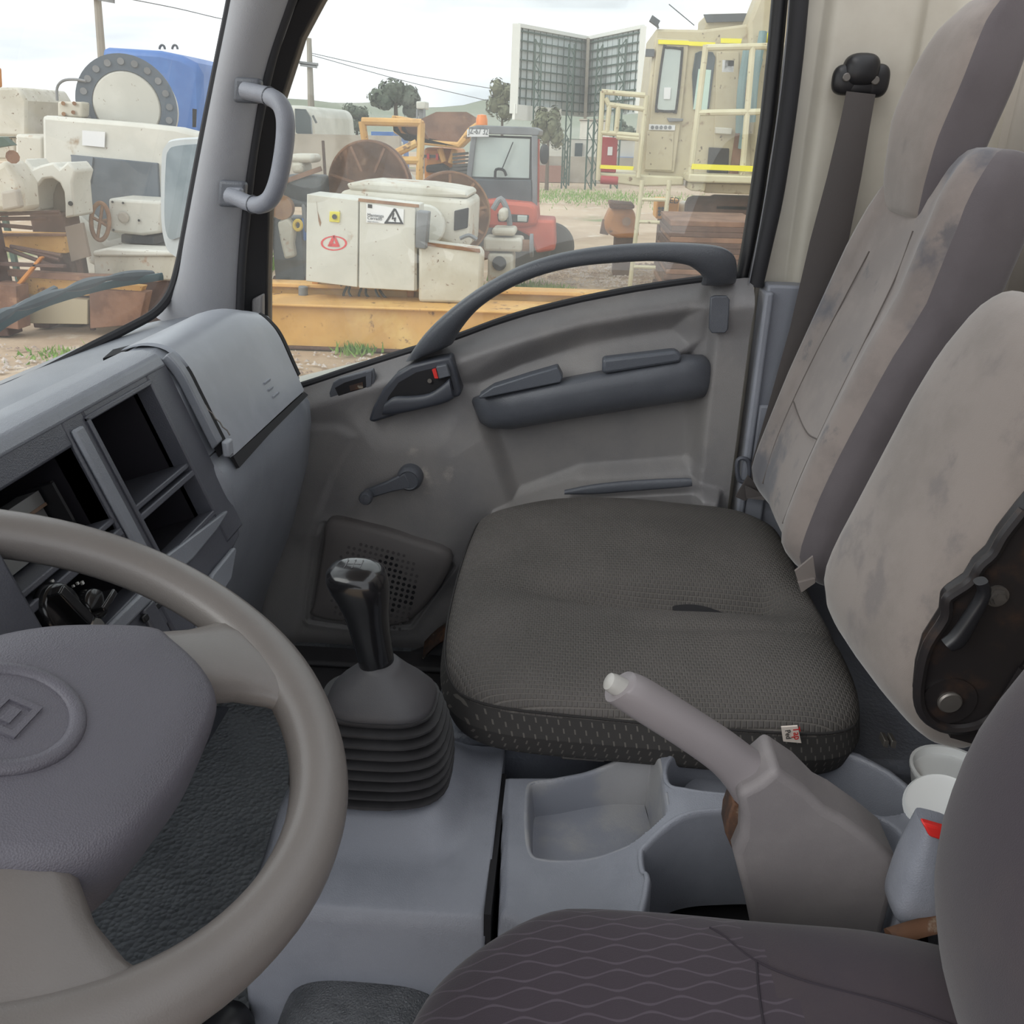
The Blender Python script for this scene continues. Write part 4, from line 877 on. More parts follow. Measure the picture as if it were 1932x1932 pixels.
# driver's seat
ds = thing('driver_seat', 'dark purple driver seat with wave pattern cloth', 'seat', (.2, .32, 1.0))
def dcush(q):
    x, y, z = q; tx = (x+1)/2; ty = (y+1)/2
    X = -.105+.60*tx; Yc = .05+.525*ty
    Yc -= .05*float(sm((.22-tx)/.22))*(1 if y > 0 else -1)*abs(y) ; Yc -= .03*float(sm((tx-.6)/.4))*(1 if y > 0 else 0)
    Z = 1.165+z*.088+(0 if z < 0 else 1)*(-.012*float(sm((tx-.3)/.6))+.012*math.exp(-((abs(y)-.75)/.2)**2)*float(sm((tx-.45)/.2))+.010*sin(pi*ty))
    return V((X, Yc, Z))
b = MB(); b.soft(dcush, 5.5, 36)
b.m = []
for f in b.f:
    c = sum((V(b.v[i]) for i in f), V((0, 0, 0)))/4; b.m.append(0 if (c.y < .565-.42*max(0, c.x-.14) and c.x < .178+.25*(.5-c.y) and c.z > 1.19) else 1)
dcu = b.build('cushion', [m_wave, m_plainf], ds, ang=180)
b = MB(); lc = curve_at([(1990, 1150), (1932, 1226), (1870, 1302), (1825, 1392), (1796, 1480), (1783, 1560), (1786, 1640), (1802, 1705), (1842, 1772), (1890, 1840), (1935, 1895)], .60)
zs = [p[0] for p in lc]
def dback(q):
    x, y, z = q; Z = 1.10+.42*(z+1)/2*1.9; ty = (y+1)/2; Yc = .08+.505*ty
    if Z < zs[-1]: fx = interp(lc, Z)
    else: fx = lc[-1][1]+(Z-zs[-1])*.28
    X = fx-.035+.17*(x+1)/2-.02*(1-abs(y)**2)
    return V((X, Yc, Z))
b.soft(dback, 4.5, 26); b.build('backrest', m_plainf, ds, ang=180)
def dtop(u, v, lift=.0004):
    p = UZ(u, v, 1.252); q = V(((p.x+.105)/.6*2-1, (p.y-.05)/.525*2-1, 1)); q.y = min(q.y, .97); q /= (abs(q.x)**5.5+abs(q.y)**5.5+abs(q.z)**5.5)**(1/5.5); return dcush(q)+V((0, 0, lift))
m_seamp = M('seam_purple', (44, 38, 45), .95)
for pts in ([(1318, 1690), (1350, 1722), (1420, 1798), (1520, 1850), (1680, 1900), (1800, 1932)], [(1422, 1800), (1428, 1870), (1440, 1960)]):
    b = MB(); b.tube(smooth_path([dtop(u, v) for u, v in pts], 6), .0009, 6); b.build('cushion_seam', m_seamp, ds)
b = MB(); b.tube(smooth_path([U(1680, 1768, .56), U(1740, 1750, .57), U(1800, 1738, .57), U(1832, 1745, .56), U(1845, 1790, .56)], 5), .009, 10, flat=.5); b.build('seat_hinge', m_rustm, ds); b = MB(); b.box(.30, .46, .50, .60, 1.06, 1.10); b.build('hinge_plate', m_steelb, ds, bev=.004)
b = MB(); b.box(-.02, .48, .12, .52, .86, 1.10); b.build('seat_base', m_dark, ds)

# ---- seat belts
sb = thing('seat_belt', 'dark passenger seat belt hanging from the black pillar anchor', 'seat belt', U(1405, 930, 1.50))
el = [(1597, 172), (1585, 230), (1560, 335), (1528, 455), (1490, 620), (1455, 745), (1425, 850), (1408, 905)]
er = [(1652, 178), (1641, 240), (1625, 335), (1600, 460), (1565, 620), (1530, 745), (1475, 850), (1440, 905)]
ey = [1.505, 1.50, 1.495, 1.49, 1.488, 1.488, 1.49, 1.495]
b = MB(); b.loft([[U(a, c, y), U((a+d)/2, (c+e)/2, y-.004), U(d, e, y), U(d, e, y+.002), U((a+d)/2, (c+e)/2, y-.002), U(a, c, y+.002)] for (a, c), (d, e), y in zip(el, er, ey)]); b.build('webbing', m_belt, sb, ang=60)
b = MB(); ctr = [(1627, 132, 27, 24), (1600, 150, 22, 22), (1655, 152, 20, 24), (1626, 160, 28, 16)]
for u, v, w, h in ctr:
    c = U(u, v, 1.51); k_ = 1.62/FPX; b.soft(lambda q: V((c.x+q.x*w*k_, 1.518+q.y*(.022 if u == 1627 else .014), c.z+q.z*h*k_)), 2.8, 10)
anc = b.build('belt_anchor', m_black, sb, ang=180)
for u, v in ((1597, 146), (1651, 152)):
    b = MB(); c = U(u, v, 1.5035); b.lathe(c, (0, -1, 0), [(.006, 0), (.0062, .002), (.005, .003), (.0005, .003)], 14); b.build('anchor_slot', m_bolt, anc)
b = MB(); c = [U(1392, 868, 1.495), U(1412, 870, 1.495), U(1412, 905, 1.495), U(1394, 905, 1.495)]; b.tube(smooth_path(c, 4, True), .004, 8, closed=True); b.build('belt_guide', m_dashd, sb)
b = MB(); b.prism([U(1388, 938, 1.47), U(1412, 898, 1.47), U(1440, 925, 1.47), U(1405, 945, 1.47)], (0, .006, 0)); b.prism([U(1405, 915, 1.46), U(1446, 935, 1.44), U(1442, 944, 1.44), U(1408, 940, 1.46)], (0, .004, 0)); b.build('webbing_fold', m_belt, sb)
st = thing('belt_strap', 'short grey belt strap tucked between the two backrests', 'strap', U(1515, 1110, 1.07))
b = MB(); b.prism([U(1500, 1078, 1.075), U(1534, 1050, 1.075), U(1540, 1095, 1.075), U(1512, 1118, 1.075)], (0, .004, 0)); b.prism([U(1506, 1100, 1.07), U(1538, 1092, 1.07), U(1538, 1100, 1.07), U(1512, 1118, 1.07)], (0, .006, 0)); b.build('strap_webbing', M('strap_grey', (122, 114, 110), .85), st)
bu = thing('belt_buckle', 'grey seat belt buckle with red button beside the driver seat', 'buckle', U(1725, 1735, .60))
YBU = .60
bodyp = [(1733, 1543, 1800, 1560), (1719, 1578, 1800, 1598), (1700, 1620, 1800, 1650), (1684, 1665, 1802, 1690), (1676, 1692, 1800, 1715), (1682, 1714, 1795, 1730), (1715, 1730, 1775, 1742)]
b = MB(); b.loft(band(bodyp, YBU, lambda t: .03+.018*sin(pi*t), n=20, k=4)); b.build('buckle_body', m_plastic, bu, ang=60)
b = MB(); b.prism([U(1740, 1553, YBU-.017), U(1792, 1568, YBU-.017), U(1792, 1592, YBU-.02), U(1754, 1580, YBU-.02)], (0, .008, 0)); b.build('release_button', m_red, bu, bev=.002)
b = MB(); b.bar(U(1735, 1735, YBU+.01), U(1745, 1830, YBU+.01), .02, .006); b.build('buckle_stalk', m_steelb, bu)

# ---- white tub and its lid
tb = thing('plastic_tub', 'white plastic tub standing behind the console tray', 'tub', (.475, .83, 1.15))
c = U(1795, 1470, .845); ht = U(1770, 1452, .845).z-1.151; b = MB(); b.lathe((c.x, .845, 1.151), (0, 0, 1), [(.040, 0), (.042, .006), (.046, ht-.006), (.0475, ht-.004), (.0475, ht), (.044, ht), (.042, ht-.01), (.001, ht-.01)], 36); b.build('tub_wall', m_white, tb)
ld = thing('tub_lid', 'white round plastic lid leaning against the tub', 'lid', U(1760, 1555, .75))
c = U(1778, 1522, .755); ax_ = V((-.25, -.32, .9)).normalized(); b = MB(); b.lathe(c-ax_*.012, ax_, [(.036, 0), (.038, .003), (.038, .013), (.036, .016), (.032, .014), (.001, .014)], 40); b.build('lid_shell', m_white, ld)
b = MB(); b.lathe(c-ax_*.012, ax_, [(.0382, .009), (.039, .011), (.0382, .013)], 40); b.build('lid_rim', m_white, ld)

# ---- things low in the driver's foot well
fw = thing('kick_panel', 'dark grey flat panel behind the steering wheel in the foot well', 'panel', (-.55, 1.0, .86))
b = MB(); b.prism([UX(u, v, -.60) for u, v in [(250, 1335), (522, 1332), (508, 1352), (455, 1436), (434, 1452), (330, 1462), (250, 1462)]], (-.03, 0, 0)); b.build('panel_face', m_dashd, fw, bev=.006)
b = MB(); hc = UZ(690, 1915, 1.0); b.soft(lambda q: V((hc.x+.09*q.x, hc.y-.03+.085*q.y, .965+.075*q.z)), 3.4, 20); o = b.build('hump_cover', m_peb, None, ang=180, label='black pebbled vinyl hump low beside the driver seat', cat='cover')
b = MB(); b.box(hc.x-.08, hc.x+.08, hc.y-.10, hc.y+.04, .86, .93); b.build('hump_base', m_dark, o)
b = MB(); p = UZ(430, 1915, 1.0); p.y -= .01; b.lathe((p.x, p.y, .88), (0, 0, 1), [(.012, 0), (.012, .08), (.026, .095), (.030, .11), (.026, .122), (.012, .13), (.001, .131)], 20); o = b.build('pedal_knob', m_black, None, ang=60, label='small black round knob low under the steering wheel rim', cat='knob')
# ================================================================== the yard outside
m_ground = M('yard_dirt', (190, 168, 143), .95, (170, 147, 123), .35, .4, .62, bump=.5, bs=9, bd=.03, stains=[((206, 192, 172), 1.6, .55, .7), ((104, 122, 70), .22, .60, .70), ((206, 200, 190), 14, .68, .74)])
b = MB()
def gnd(s, t):
    x = -70+140*s; y = -14+140*t*t+14*t; return V((x, y, -.02+.0*x))
b.grid(gnd, 40, 40); struct(b.build('ground', m_ground, ang=180), 'bare brown dirt yard with patches of grass', 'ground')
mw = M('white_machine_paint', (204, 200, 188), .55, (186, 180, 164), 1.6, stains=[((166, 130, 98), 4, .60, .72), ((112, 88, 70), 24, .63, .69)])
mw2 = M('white_cabinet_paint', (205, 203, 193), .5, (194, 192, 182), 1.5, stains=[((160, 140, 116), 3, .62, .74), ((128, 104, 84), 26, .65, .70)])
mbei = M('beige_crane_paint', (190, 178, 148), .55, (178, 166, 138), 1.2, stains=[((140, 120, 96), 4, .60, .72), ((96, 80, 66), 18, .64, .70)])
mbei2 = M('pale_rail_paint', (206, 198, 166), .5, (196, 186, 152), 2, stains=[((140, 118, 92), 12, .62, .70)])
mor = M('orange_yellow_paint', (212, 164, 94), .6, (198, 150, 82), 1.4, stains=[((222, 184, 112), 1.1, .55, .72), ((118, 84, 58), 7, .60, .70), ((84, 62, 50), 30, .64, .69)])
mor2 = M('orange_paint', (196, 128, 52), .55, (178, 112, 44), 3, stains=[((104, 76, 56), 7, .62, .75)])
mrust = M('rust_steel', (134, 100, 80), .85, (108, 78, 62), 3, bump=.4, bs=30, bd=.01, stains=[((150, 116, 92), 5, .6, .72)])
mrust2 = M('dark_rust', (98, 74, 64), .85, (84, 62, 54), 4)
mrope = M('pale_rust', (152, 116, 86), .85, (128, 92, 68), 4)
mred = M('faded_red_paint', (190, 92, 72), .6, (176, 80, 62), 2.5, stains=[((150, 70, 54), 6, .62, .75)])
mred2 = M('red_cabinet_paint', (160, 52, 54), .5)
mgry = M('grey_steel', (128, 130, 132), .6, (112, 114, 116), 3)
mdgr = M('dark_grey_steel', (84, 88, 92), .6, (72, 76, 80), 3)
mgap = M('dark_gap', (46, 44, 44), .8)
mblue = M('blue_tank_paint', (74, 116, 178), .45, (66, 106, 168), 2)
myel = M('yellow_tape', (238, 226, 40), .5)
mgreen = M('green_batten', (62, 84, 74), .6)
mbill = M('billboard_sheet', (196, 203, 203), .6, (184, 192, 192), 1)
mbillw = M('billboard_edge', (222, 222, 216), .6)
mconc = M('concrete', (170, 162, 150), .85, (156, 148, 136), 1.2)
mtyre = M('tyre_rubber', (88, 86, 84), .85)
mlamp = M('amber_lens', (230, 128, 40), .3)
mwin = M('machine_window', (172, 181, 177), .15, (184, 192, 186), 1.5)
mwind = M('dark_window', (62, 72, 76), .15)
mteal = M('teal_hose', (112, 138, 138), .6)
mpole = M('pole_wood', (150, 144, 134), .8)
mleaf = M('tree_leaves', (92, 100, 84), .8, (72, 82, 66), 2)
mleaf2 = M('olive_leaves', (116, 118, 92), .8, (92, 96, 72), 2)
mtrunk = M('tree_bark', (96, 84, 72), .9)
mhill = M('hill_scrub', (150, 152, 138), .95, (132, 138, 120), .05)
mpaper = M('paper_notice', (222, 222, 222), .7)
mgrass = M('grass_blades', (104, 146, 62), .8, (134, 160, 84), 3)

def fb(b, u1, v1, u2, v2, Y, dep, zmin=None):
    A, B = U(u1, v1, Y), U(u2, v2, Y); b.box(min(A.x, B.x), max(A.x, B.x), Y, Y+dep, zmin if zmin is not None else min(A.z, B.z), max(A.z, B.z)); return b
def poly(b, pts, Y, dep): return b.prism([U(u, v, Y) for u, v in pts], (0, dep, 0))
def part(parent, nm, mat, fn, bev=.01, **k):
    b = MB(); fn(b); return b.build(nm, mat, parent, bev=bev, **k)
def bars(parent, nm, mat, segs, Y, w):
    for s_ in segs:
        u1, v1, u2, v2 = s_[:4]; y1 = s_[4] if len(s_) > 4 else Y; y2 = s_[5] if len(s_) > 5 else y1
        b = MB(); b.cyl(U(u1, v1, y1), U(u2, v2, y2), w, 8); b.build(nm, mat, parent)

# ---- yellow steel beam and the machine skid in front
def TB(nm, label, cat, u, v, Y, group=None):
    p = U(u, v, Y); p.z = 0; return thing(nm, label, cat, p, group)
bm_ = TB('steel_beam', 'long faded orange steel beam lying on the dirt', 'beam', 650, 660, 7.8)
part(bm_, 'beam_web', mor, lambda b: b.box(-3.3, .55, 7.80, 7.86, 0, .385))
part(bm_, 'beam_flange', mor, lambda b: b.box(-3.3, .55, 7.72, 8.26, .385, .41))
part(bm_, 'beam_flange', mrust2, lambda b: b.box(-3.3, .55, 7.76, 7.96, -.01, .02))
b2 = TB('steel_beam', 'second orange beam carrying the white control cabinet', 'beam', 560, 560, 8.35)
part(b2, 'beam_web', mor, lambda b: b.box(-3.4, .5, 8.35, 8.42, 0, .46)); part(b2, 'beam_flange', mor, lambda b: b.box(-3.4, .5, 8.28, 8.5, .46, .50))
part(b2, 'cabinet_leg', mor2, lambda b: fb(b, 588, 530, 603, 575, 8.3, .08, .45)); part(b2, 'cabinet_leg', mor2, lambda b: fb(b, 767, 545, 782, 575, 8.3, .08, .40))
part(b2, 'pipe_stub', mgry, lambda b: b.cyl(U(572, 566, 8.2), U(572, 540, 8.2), .045, 12))
# control cabinet
cb = TB('control_cabinet', 'white two-door electrical cabinet with warning sign and red logo', 'cabinet', 680, 545, 8.2)
YC = 8.0
part(cb, 'cabinet_body', mw2, lambda b: poly(b, [(579, 366), (676, 376), (786, 388), (786, 549), (676, 541), (577, 531)], YC+.02, .40))
part(cb, 'cabinet_door', mw2, lambda b: poly(b, [(579, 366), (676, 378), (674, 542), (577, 530)], YC-.012, .03), .006)
part(cb, 'cabinet_door', mw2, lambda b: poly(b, [(679, 378), (784, 389), (782, 549), (677, 543)], YC-.012, .03), .006)
part(cb, 'top_rust_edge', mrope, lambda b: poly(b, [(676, 374), (790, 386), (790, 392), (676, 380)], YC-.02, .02), .002)
part(cb, 'rotary_switch', M('yellow_switch', (218, 206, 60), .5), lambda b: poly(b, [(622, 399), (641, 400), (640, 420), (621, 418)], YC-.03, .02), .003)
part(cb, 'switch_knob', m_black, lambda b: b.cyl(U(631, 409, YC-.03), U(631, 409, YC-.05), .022, 10), 0)
sg = part(cb, 'warning_sign', mpaper, lambda b: poly(b, [(691, 384), (762, 395), (761, 424), (691, 420)], YC-.022, .008), .001)
YS = YC-.026
part(sg, 'sign_triangle', m_ink, lambda b: [poly(b, q, YS, .003) for q in ([(743, 393), (746, 396), (729, 422), (725, 421)], [(743, 393), (747, 394), (761, 423), (757, 423)], [(726, 418), (760, 420), (761, 423), (725, 422)])], 0, kind='stuff')
part(sg, 'lightning_mark', m_ink, lambda b: poly(b, [(741, 402), (744, 402), (742, 411), (747, 410), (746, 420), (743, 416), (744, 413), (739, 414)], YS-.001, .003), 0)
part(sg, 'sign_logo', m_ink, lambda b: poly(b, [(694, 385), (702, 386), (702, 393), (694, 392)], YS, .003), 0)
dx_ = U(720, 412, YC)-U(695, 410, YC)
text('sign_text', 'Mantenga', U(692.8, 409.6, YS), .038, dx_, (0, 0, 1), mdgr, sg, .001); text('sign_text', 'Cerrado', U(692.8, 415.4, YS), .038, dx_, (0, 0, 1), mdgr, sg, .001)
text('sign_text', 'riesgo electrico', U(692.8, 419.2, YS), .016, dx_, (0, 0, 1), mgry, sg, .001)
mlogo = M('red_logo', (208, 62, 66), .6)
def ringpx(b, cu, cv, ru, rv, w, Y, n=28):
    o_ = [U(cu+ru*cos(2*pi*k/n), cv+rv*sin(2*pi*k/n), Y) for k in range(n)]; i_ = [U(cu+(ru-w)*cos(2*pi*k/n), cv+(rv-w*.6)*sin(2*pi*k/n), Y) for k in range(n)]
    b.add(o_+i_, [(k, (k+1) % n, n+(k+1) % n, n+k) for k in range(n)])
part(cb, 'logo_ring', mlogo, lambda b: ringpx(b, 630, 459, 25, 14, 4, YC-.014), 0)
part(cb, 'logo_triangle', mlogo, lambda b: [poly(b, q, YC-.018, .003) for q in ([(628, 444), (632, 444), (641, 465), (635, 465)], [(628, 444), (632, 446), (626, 465), (618, 464)], [(622, 459), (638, 460), (640, 466), (619, 465)])], 0, kind='stuff')
part(cb, 'door_dent', mrope, lambda b: poly(b, [(597, 380), (599, 398), (606, 420), (604, 428), (601, 418)], YC-.015, .003), 0)
part(cb, 'side_duct', mgry, lambda b: poly(b, [(786, 398), (808, 401), (803, 471), (783, 468)], YC-.1, .16), .01)
for k_, (u1, v1, u2, v2) in enumerate([(655, 540, 650, 568), (660, 541, 664, 562), (682, 543, 680, 572), (690, 545, 700, 566), (708, 546, 728, 572), (716, 547, 745, 575)]):
    part(cb, 'cable', m_black, lambda b: b.tube(smooth_path([U(u1, v1, 8.25), U((u1+u2)/2-4, (v1+v2)/2, 8.22), U(u2, v2, 8.2)], 4), .012, 6), 0)
# white steel box and generator behind it
wb = TB('steel_box', 'rust-spotted white steel box standing on the orange beam', 'box', 845, 570, 8.3)
part(wb, 'box_body', mw, lambda b: (lambda P: b.prism(P, (0, .24, 0)))([U(u, v, 8.0) for u, v in [(789, 463), (802, 457), (902, 470), (910, 478), (906, 560), (788, 560)]][:4]+[V((U(906, 560, 8.0).x, 8.0, .412)), V((U(789, 560, 8.0).x, 8.0, .412))]), .03)
part(wb, 'rusty_lip', mrope, lambda b: poly(b, [(802, 457), (905, 470), (906, 477), (802, 463)], 7.985, .03), .004)
ge = TB('machine_housing', 'white rounded machine housing behind the electrical cabinet', 'machine', 760, 460, 9.0)
part(ge, 'housing_body', mw, lambda b: poly(b, [(640, 362), (655, 358), (880, 376), (888, 380), (884, 470), (640, 440)], 8.7, .9), .06, seg=3)
part(ge, 'housing_top', mw, lambda b: poly(b, [(652, 346), (690, 342), (800, 349), (845, 355), (880, 362), (884, 374), (800, 372), (660, 360)], 8.72, .8), .05, seg=3)
part(ge, 'end_bell', mw2, lambda b: b.cyl(U(803, 425, 8.7), U(803, 425, 8.6), .19, 24), .02)
part(ge, 'bearing_window', mgap, lambda b: poly(b, [(857, 398), (884, 392), (882, 430), (856, 436)], 8.68, .05))
part(ge, 'valve_handle', mgry, lambda b: b.tube(smooth_path([U(868, 450, 8.6), U(885, 444, 8.6), U(900, 452, 8.6)], 4), .02, 6), 0)
# ---- cable reel flanges
def flange(nm, label, u, v, Y, r, mat, tilt=0, spokes=8, rim=mrust):
    c = U(u, v, Y); t = thing(nm, label, 'disc', (c.x, c.y, 0)); ax_ = V((sin(tilt), cos(tilt), 0))
    part(t, 'flange_disc', mat, lambda b: b.lathe(c, ax_, [(.05, 0), (r, 0), (r, .05), (.05, .05)], 48), 0)
    part(t, 'flange_rim', rim, lambda b: b.lathe(c-ax_*.03, ax_, [(r*.96, 0), (r*1.0, 0), (r*1.0, .12), (r*.96, .12), (r*.96, 0)], 48), 0)
    s_ = ax_.cross(V((0, 0, 1)))
    for k_ in range(spokes):
        a = 2*pi*k_/spokes+.2; d = s_*cos(a)+V((0, 0, 1))*sin(a); part(t, 'spoke_rib', rim, lambda b: b.bar(c+d*r*.35-ax_*.02, c+d*r*.93-ax_*.02, .03, .03), 0)
    part(t, 'disc_core', mrust2, lambda b: b.cyl(c-ax_*.02, c+ax_*.5, r*.35, 20), 0)
    part(t, 'disc_stand', mrust2, lambda b: b.bar((c.x, c.y+.3, 0), (c.x, c.y+.3, c.z), .1, .1), 0)
    return t
flange('rusty_disc', 'large rusty disc standing behind the white machine housing', 697, 352, 10.6, .50, mrust, .15, 7)
flange('rusty_disc', 'dark rusty disc between white housing and red tractor', 850, 405, 10.15, .455, mrust2, -.35, 9, mrope)
# ---- red tractor
tk = TB('tractor', 'faded red tractor with grey cab and number plate', 'tractor', 950, 500, 11.5)
YT = 11.2
part(tk, 'cab_roof', mgry, lambda b: poly(b, [(884, 240), (900, 236), (1008, 240), (1018, 246), (1016, 256), (886, 252)], YT, 1.2))
part(tk, 'cab_back', mdgr, lambda b: poly(b, [(890, 254), (1012, 258), (1008, 392), (884, 385)], YT+1.0, .05), 0)
part(tk, 'cab_post', mgry, lambda b: poly(b, [(889, 254), (899, 254), (888, 350), (878, 348)], YT, .1)); part(tk, 'cab_post', mgry, lambda b: poly(b, [(1003, 256), (1014, 256), (1013, 398), (1003, 396)], YT, .1))
part(tk, 'cab_window', mwin, lambda b: poly(b, [(899, 258), (1000, 262), (998, 336), (890, 333)], YT+.04, .02), 0)
part(tk, 'seat_silhouette', mgry, lambda b: poly(b, [(912, 332), (914, 305), (924, 294), (942, 294), (950, 304), (952, 332)], YT+.3, .1), .05)
part(tk, 'wiper_arm', m_black, lambda b: b.bar(U(968, 268, YT), U(946, 322, YT), .012), 0)
part(tk, 'window_handle', m_black, lambda b: b.tube(smooth_path([U(934, 336, YT-.02), U(936, 320, YT-.02), U(950, 321, YT-.02), U(955, 332, YT-.02)], 3), .016, 6), 0)
part(tk, 'front_guard', mdgr, lambda b: poly(b, [(888, 338), (1002, 340), (1004, 392), (925, 384), (890, 372)], YT-.02, .3))
part(tk, 'hood', mred, lambda b: poly(b, [(905, 380), (930, 377), (1000, 384), (1012, 392), (1014, 425), (990, 430), (912, 430)], YT-.35, .9), .04)
part(tk, 'headlamp_slot', mgap, lambda b: poly(b, [(938, 403), (998, 406), (996, 420), (940, 418)], YT-.37, .05)); part(tk, 'headlamp', mwin, lambda b: poly(b, [(976, 406), (995, 407), (994, 419), (976, 418)], YT-.39, .05))
part(tk, 'fender', mred, lambda b: poly(b, [(960, 428), (1014, 415), (1046, 417), (1048, 472), (1012, 478), (1000, 446), (980, 436)], YT-.3, .7), .03)
part(tk, 'tyre', mtyre, lambda b: b.cyl(U(985, 470, YT-.1), U(985, 470, YT+.3), .36, 28), .03); part(tk, 'tyre', mtyre, lambda b: b.cyl(U(1040, 465, YT+.5), U(1040, 465, YT+.9), .3, 28), .03)
pt = part(tk, 'number_plate', mpaper, lambda b: poly(b, [(881, 244), (922, 244), (922, 258), (881, 258)], YT-.06, .02), 0)
text('plate_text', 'JZ-67 32', U(883.5, 255.0, YT-.065), .098, dx_, (0, 0, 1), mdgr, pt, .002, sx=.68)
part(tk, 'beacon', mlamp, lambda b: b.lathe(U(909, 236, YT+.2), (0, 0, 1), [(.07, 0), (.07, .06), (.055, .11), (.001, .12)], 16), 0)
part(tk, 'mirror', m_black, lambda b: b.soft(lambda q: U(1027, 291, YT-.1)+V((q.x*.055, q.y*.03, q.z*.11)), 2.5, 8), 0)
part(tk, 'cab_rear_post', mred, lambda b: poly(b, [(1013, 262), (1018, 262), (1017, 395), (1012, 395)], YT+.5, .1))
# ---- beige valve block in front of the tractor
vb = TB('valve_block', 'beige rusty pump block with flanges before the red tractor', 'pump', 950, 520, 9.6)
for nm, q in (('block_foot', (920, 478, 968, 530)), ('block_body', (912, 448, 985, 476)), ('block_flange', (928, 430, 972, 446)), ('block_cap', (940, 395, 955, 418))):
    part(vb, nm, mw, lambda b: fb(b, *q, 9.5, .35, 0 if nm == 'block_foot' else None), .03)
part(vb, 'outlet_pipe', mrope, lambda b: b.cyl(U(985, 463, 9.6), U(1000, 463, 9.6), .06, 12), 0); part(vb, 'outlet_flange', mgry, lambda b: b.cyl(U(1000, 463, 9.6), U(1006, 463, 9.6), .12, 16), 0)
part(vb, 'round_port', mgap, lambda b: b.cyl(U(942, 497, 9.5), U(942, 497, 9.47), .075, 16), 0); part(vb, 'side_pipe', mrope, lambda b: b.cyl(U(905, 480, 9.6), U(925, 475, 9.6), .07, 12), 0)
part(vb, 'bent_pipe', mgry, lambda b: b.tube(smooth_path([U(930, 395, 9.8), U(945, 375, 9.8), U(958, 400, 9.8), U(962, 425, 9.8)], 4), .03, 8), 0)
part(vb, 'yellow_tube', M('pale_yellow_paint', (206, 186, 130), .6), lambda b: b.cyl(U(930, 566, 8.6), U(982, 582, 8.5), .05, 10), 0)
# ---- dump truck
dt = TB('dump_truck', 'orange articulated dump truck with rusty tipping bed', 'dump truck', 830, 340, 15.5)
YK = 15.
part(dt, 'bed_back', mrust, lambda b: poly(b, [(791, 226), (823, 211), (880, 211), (905, 226), (884, 248), (862, 270), (812, 264)], YK+1.2, .1), 0)
part(dt, 'bed_floor', mrust, lambda b: poly(b, [(744, 226), (790, 230), (812, 266), (762, 264)], YK+.6, .1), 0)
part(dt, 'bed_edge', mor, lambda b: poly(b, [(738, 218), (744, 217), (745, 245), (765, 262), (862, 269), (884, 240), (905, 226), (910, 232), (884, 262), (866, 280), (780, 272), (742, 250)], YK, .6), .03)
part(dt, 'bed_edge', mor, lambda b: poly(b, [(744, 218), (788, 226), (790, 232), (744, 226)], YK+.1, .6), .02)
part(dt, 'chassis', mor2, lambda b: poly(b, [(800, 278), (862, 282), (862, 350), (800, 345)], YK+.4, 1.2), .05)
part(dt, 'tail_lamp', m_red, lambda b: fb(b, 805, 290, 810, 300, YK+.35, .06), 0); part(dt, 'tail_lamp', m_red, lambda b: fb(b, 822, 290, 827, 302, YK+.35, .06), 0)
part(dt, 'lamp_bar', mdgr, lambda b: fb(b, 800, 292, 832, 298, YK+.38, .06), 0); part(dt, 'tow_hitch', mgap, lambda b: poly(b, [(803, 312), (835, 308), (850, 318), (845, 328), (803, 325)], YK+.3, .1), .03)
ty = part(dt, 'tyre', mtyre, lambda b: b.cyl((U(872, 322, YK).x, YK+.2, .69), (U(872, 322, YK).x+.28, YK+.95, .69), .68, 36), .08)
for k_ in range(9):
    part(ty, 'tread_lug', mtyre, lambda b: b.bar(U(854, 292+7*k_, YK+.14), U(884, 289+7*k_, YK+.14), .045, .04), 0)
bars(dt, 'guard_rail', mor, [(683, 229, 795, 232, YK-1.5), (683, 229, 690, 275, YK-1.5), (795, 232, 791, 345, YK-1.5), (690, 270, 700, 275, YK-1.5), (740, 302, 790, 303, YK-1.5), (745, 290, 786, 270, YK-1.5)], YK-1.5, .055)
bars(dt, 'bed_strut', mor, [(830, 280, 838, 305), (858, 282, 850, 308)], YK+.3, .05)
# ---- scrap pieces left of the cabinet
sc_ = TB('engine_scrap', 'heap of scrapped engine parts left of the cabinet', 'scrap', 545, 520, 10.5)
YS2 = 10.3
for nm, mt_, q in (('white_housing', mw, (545, 290, 590, 308)), ('white_housing', mw, (548, 305, 572, 328)), ('dark_block', mdgr, (530, 330, 608, 392)), ('grey_gearbox', mgry, (566, 370, 580, 440)), ('pale_casing', mw, (506, 395, 522, 470)), ('blue_casing', mblue, (568, 410, 578, 455)), ('brown_crate', mrust2, (512, 520, 590, 545))):
    part(sc_, nm, mt_, lambda b: fb(b, *q, YS2, .4), .04)
part(sc_, 'cast_arm', mw, lambda b: poly(b, [(522, 420), (540, 408), (556, 430), (552, 460), (556, 485), (536, 490), (528, 455)], YS2-.1, .2), .03)
part(sc_, 'cast_ring', mrope, lambda b: b.lathe(U(530, 392, YS2-.1), (0, 1, 0), [(.05, 0), (.13, 0), (.13, .1), (.05, .1)], 20), 0)
part(sc_, 'yellow_handwheel', M('yellow_paint', (206, 176, 60), .6), lambda b: b.tube([U(562+7*cos(a), 425+9*sin(a), YS2-.1) for a in [2*pi*k/14 for k in range(14)]], .02, 6, closed=True), 0)
part(sc_, 'leaning_rod', mrust, lambda b: b.bar(U(530, 345, YS2), U(606, 318, YS2), .05, .05), 0); part(sc_, 'scrap_foot', mdgr, lambda b: b.box(-3.5, -3.15, YS2, YS2+.5, 0, .9))
part(TB('steel_post', 'rusty steel post left of the large rusty disc', 'post', 611, 370, 11.5), 'post_shaft', mrust2, lambda b: (fb(b, 606, 265, 615, 370, 11.5, .1, 0)))
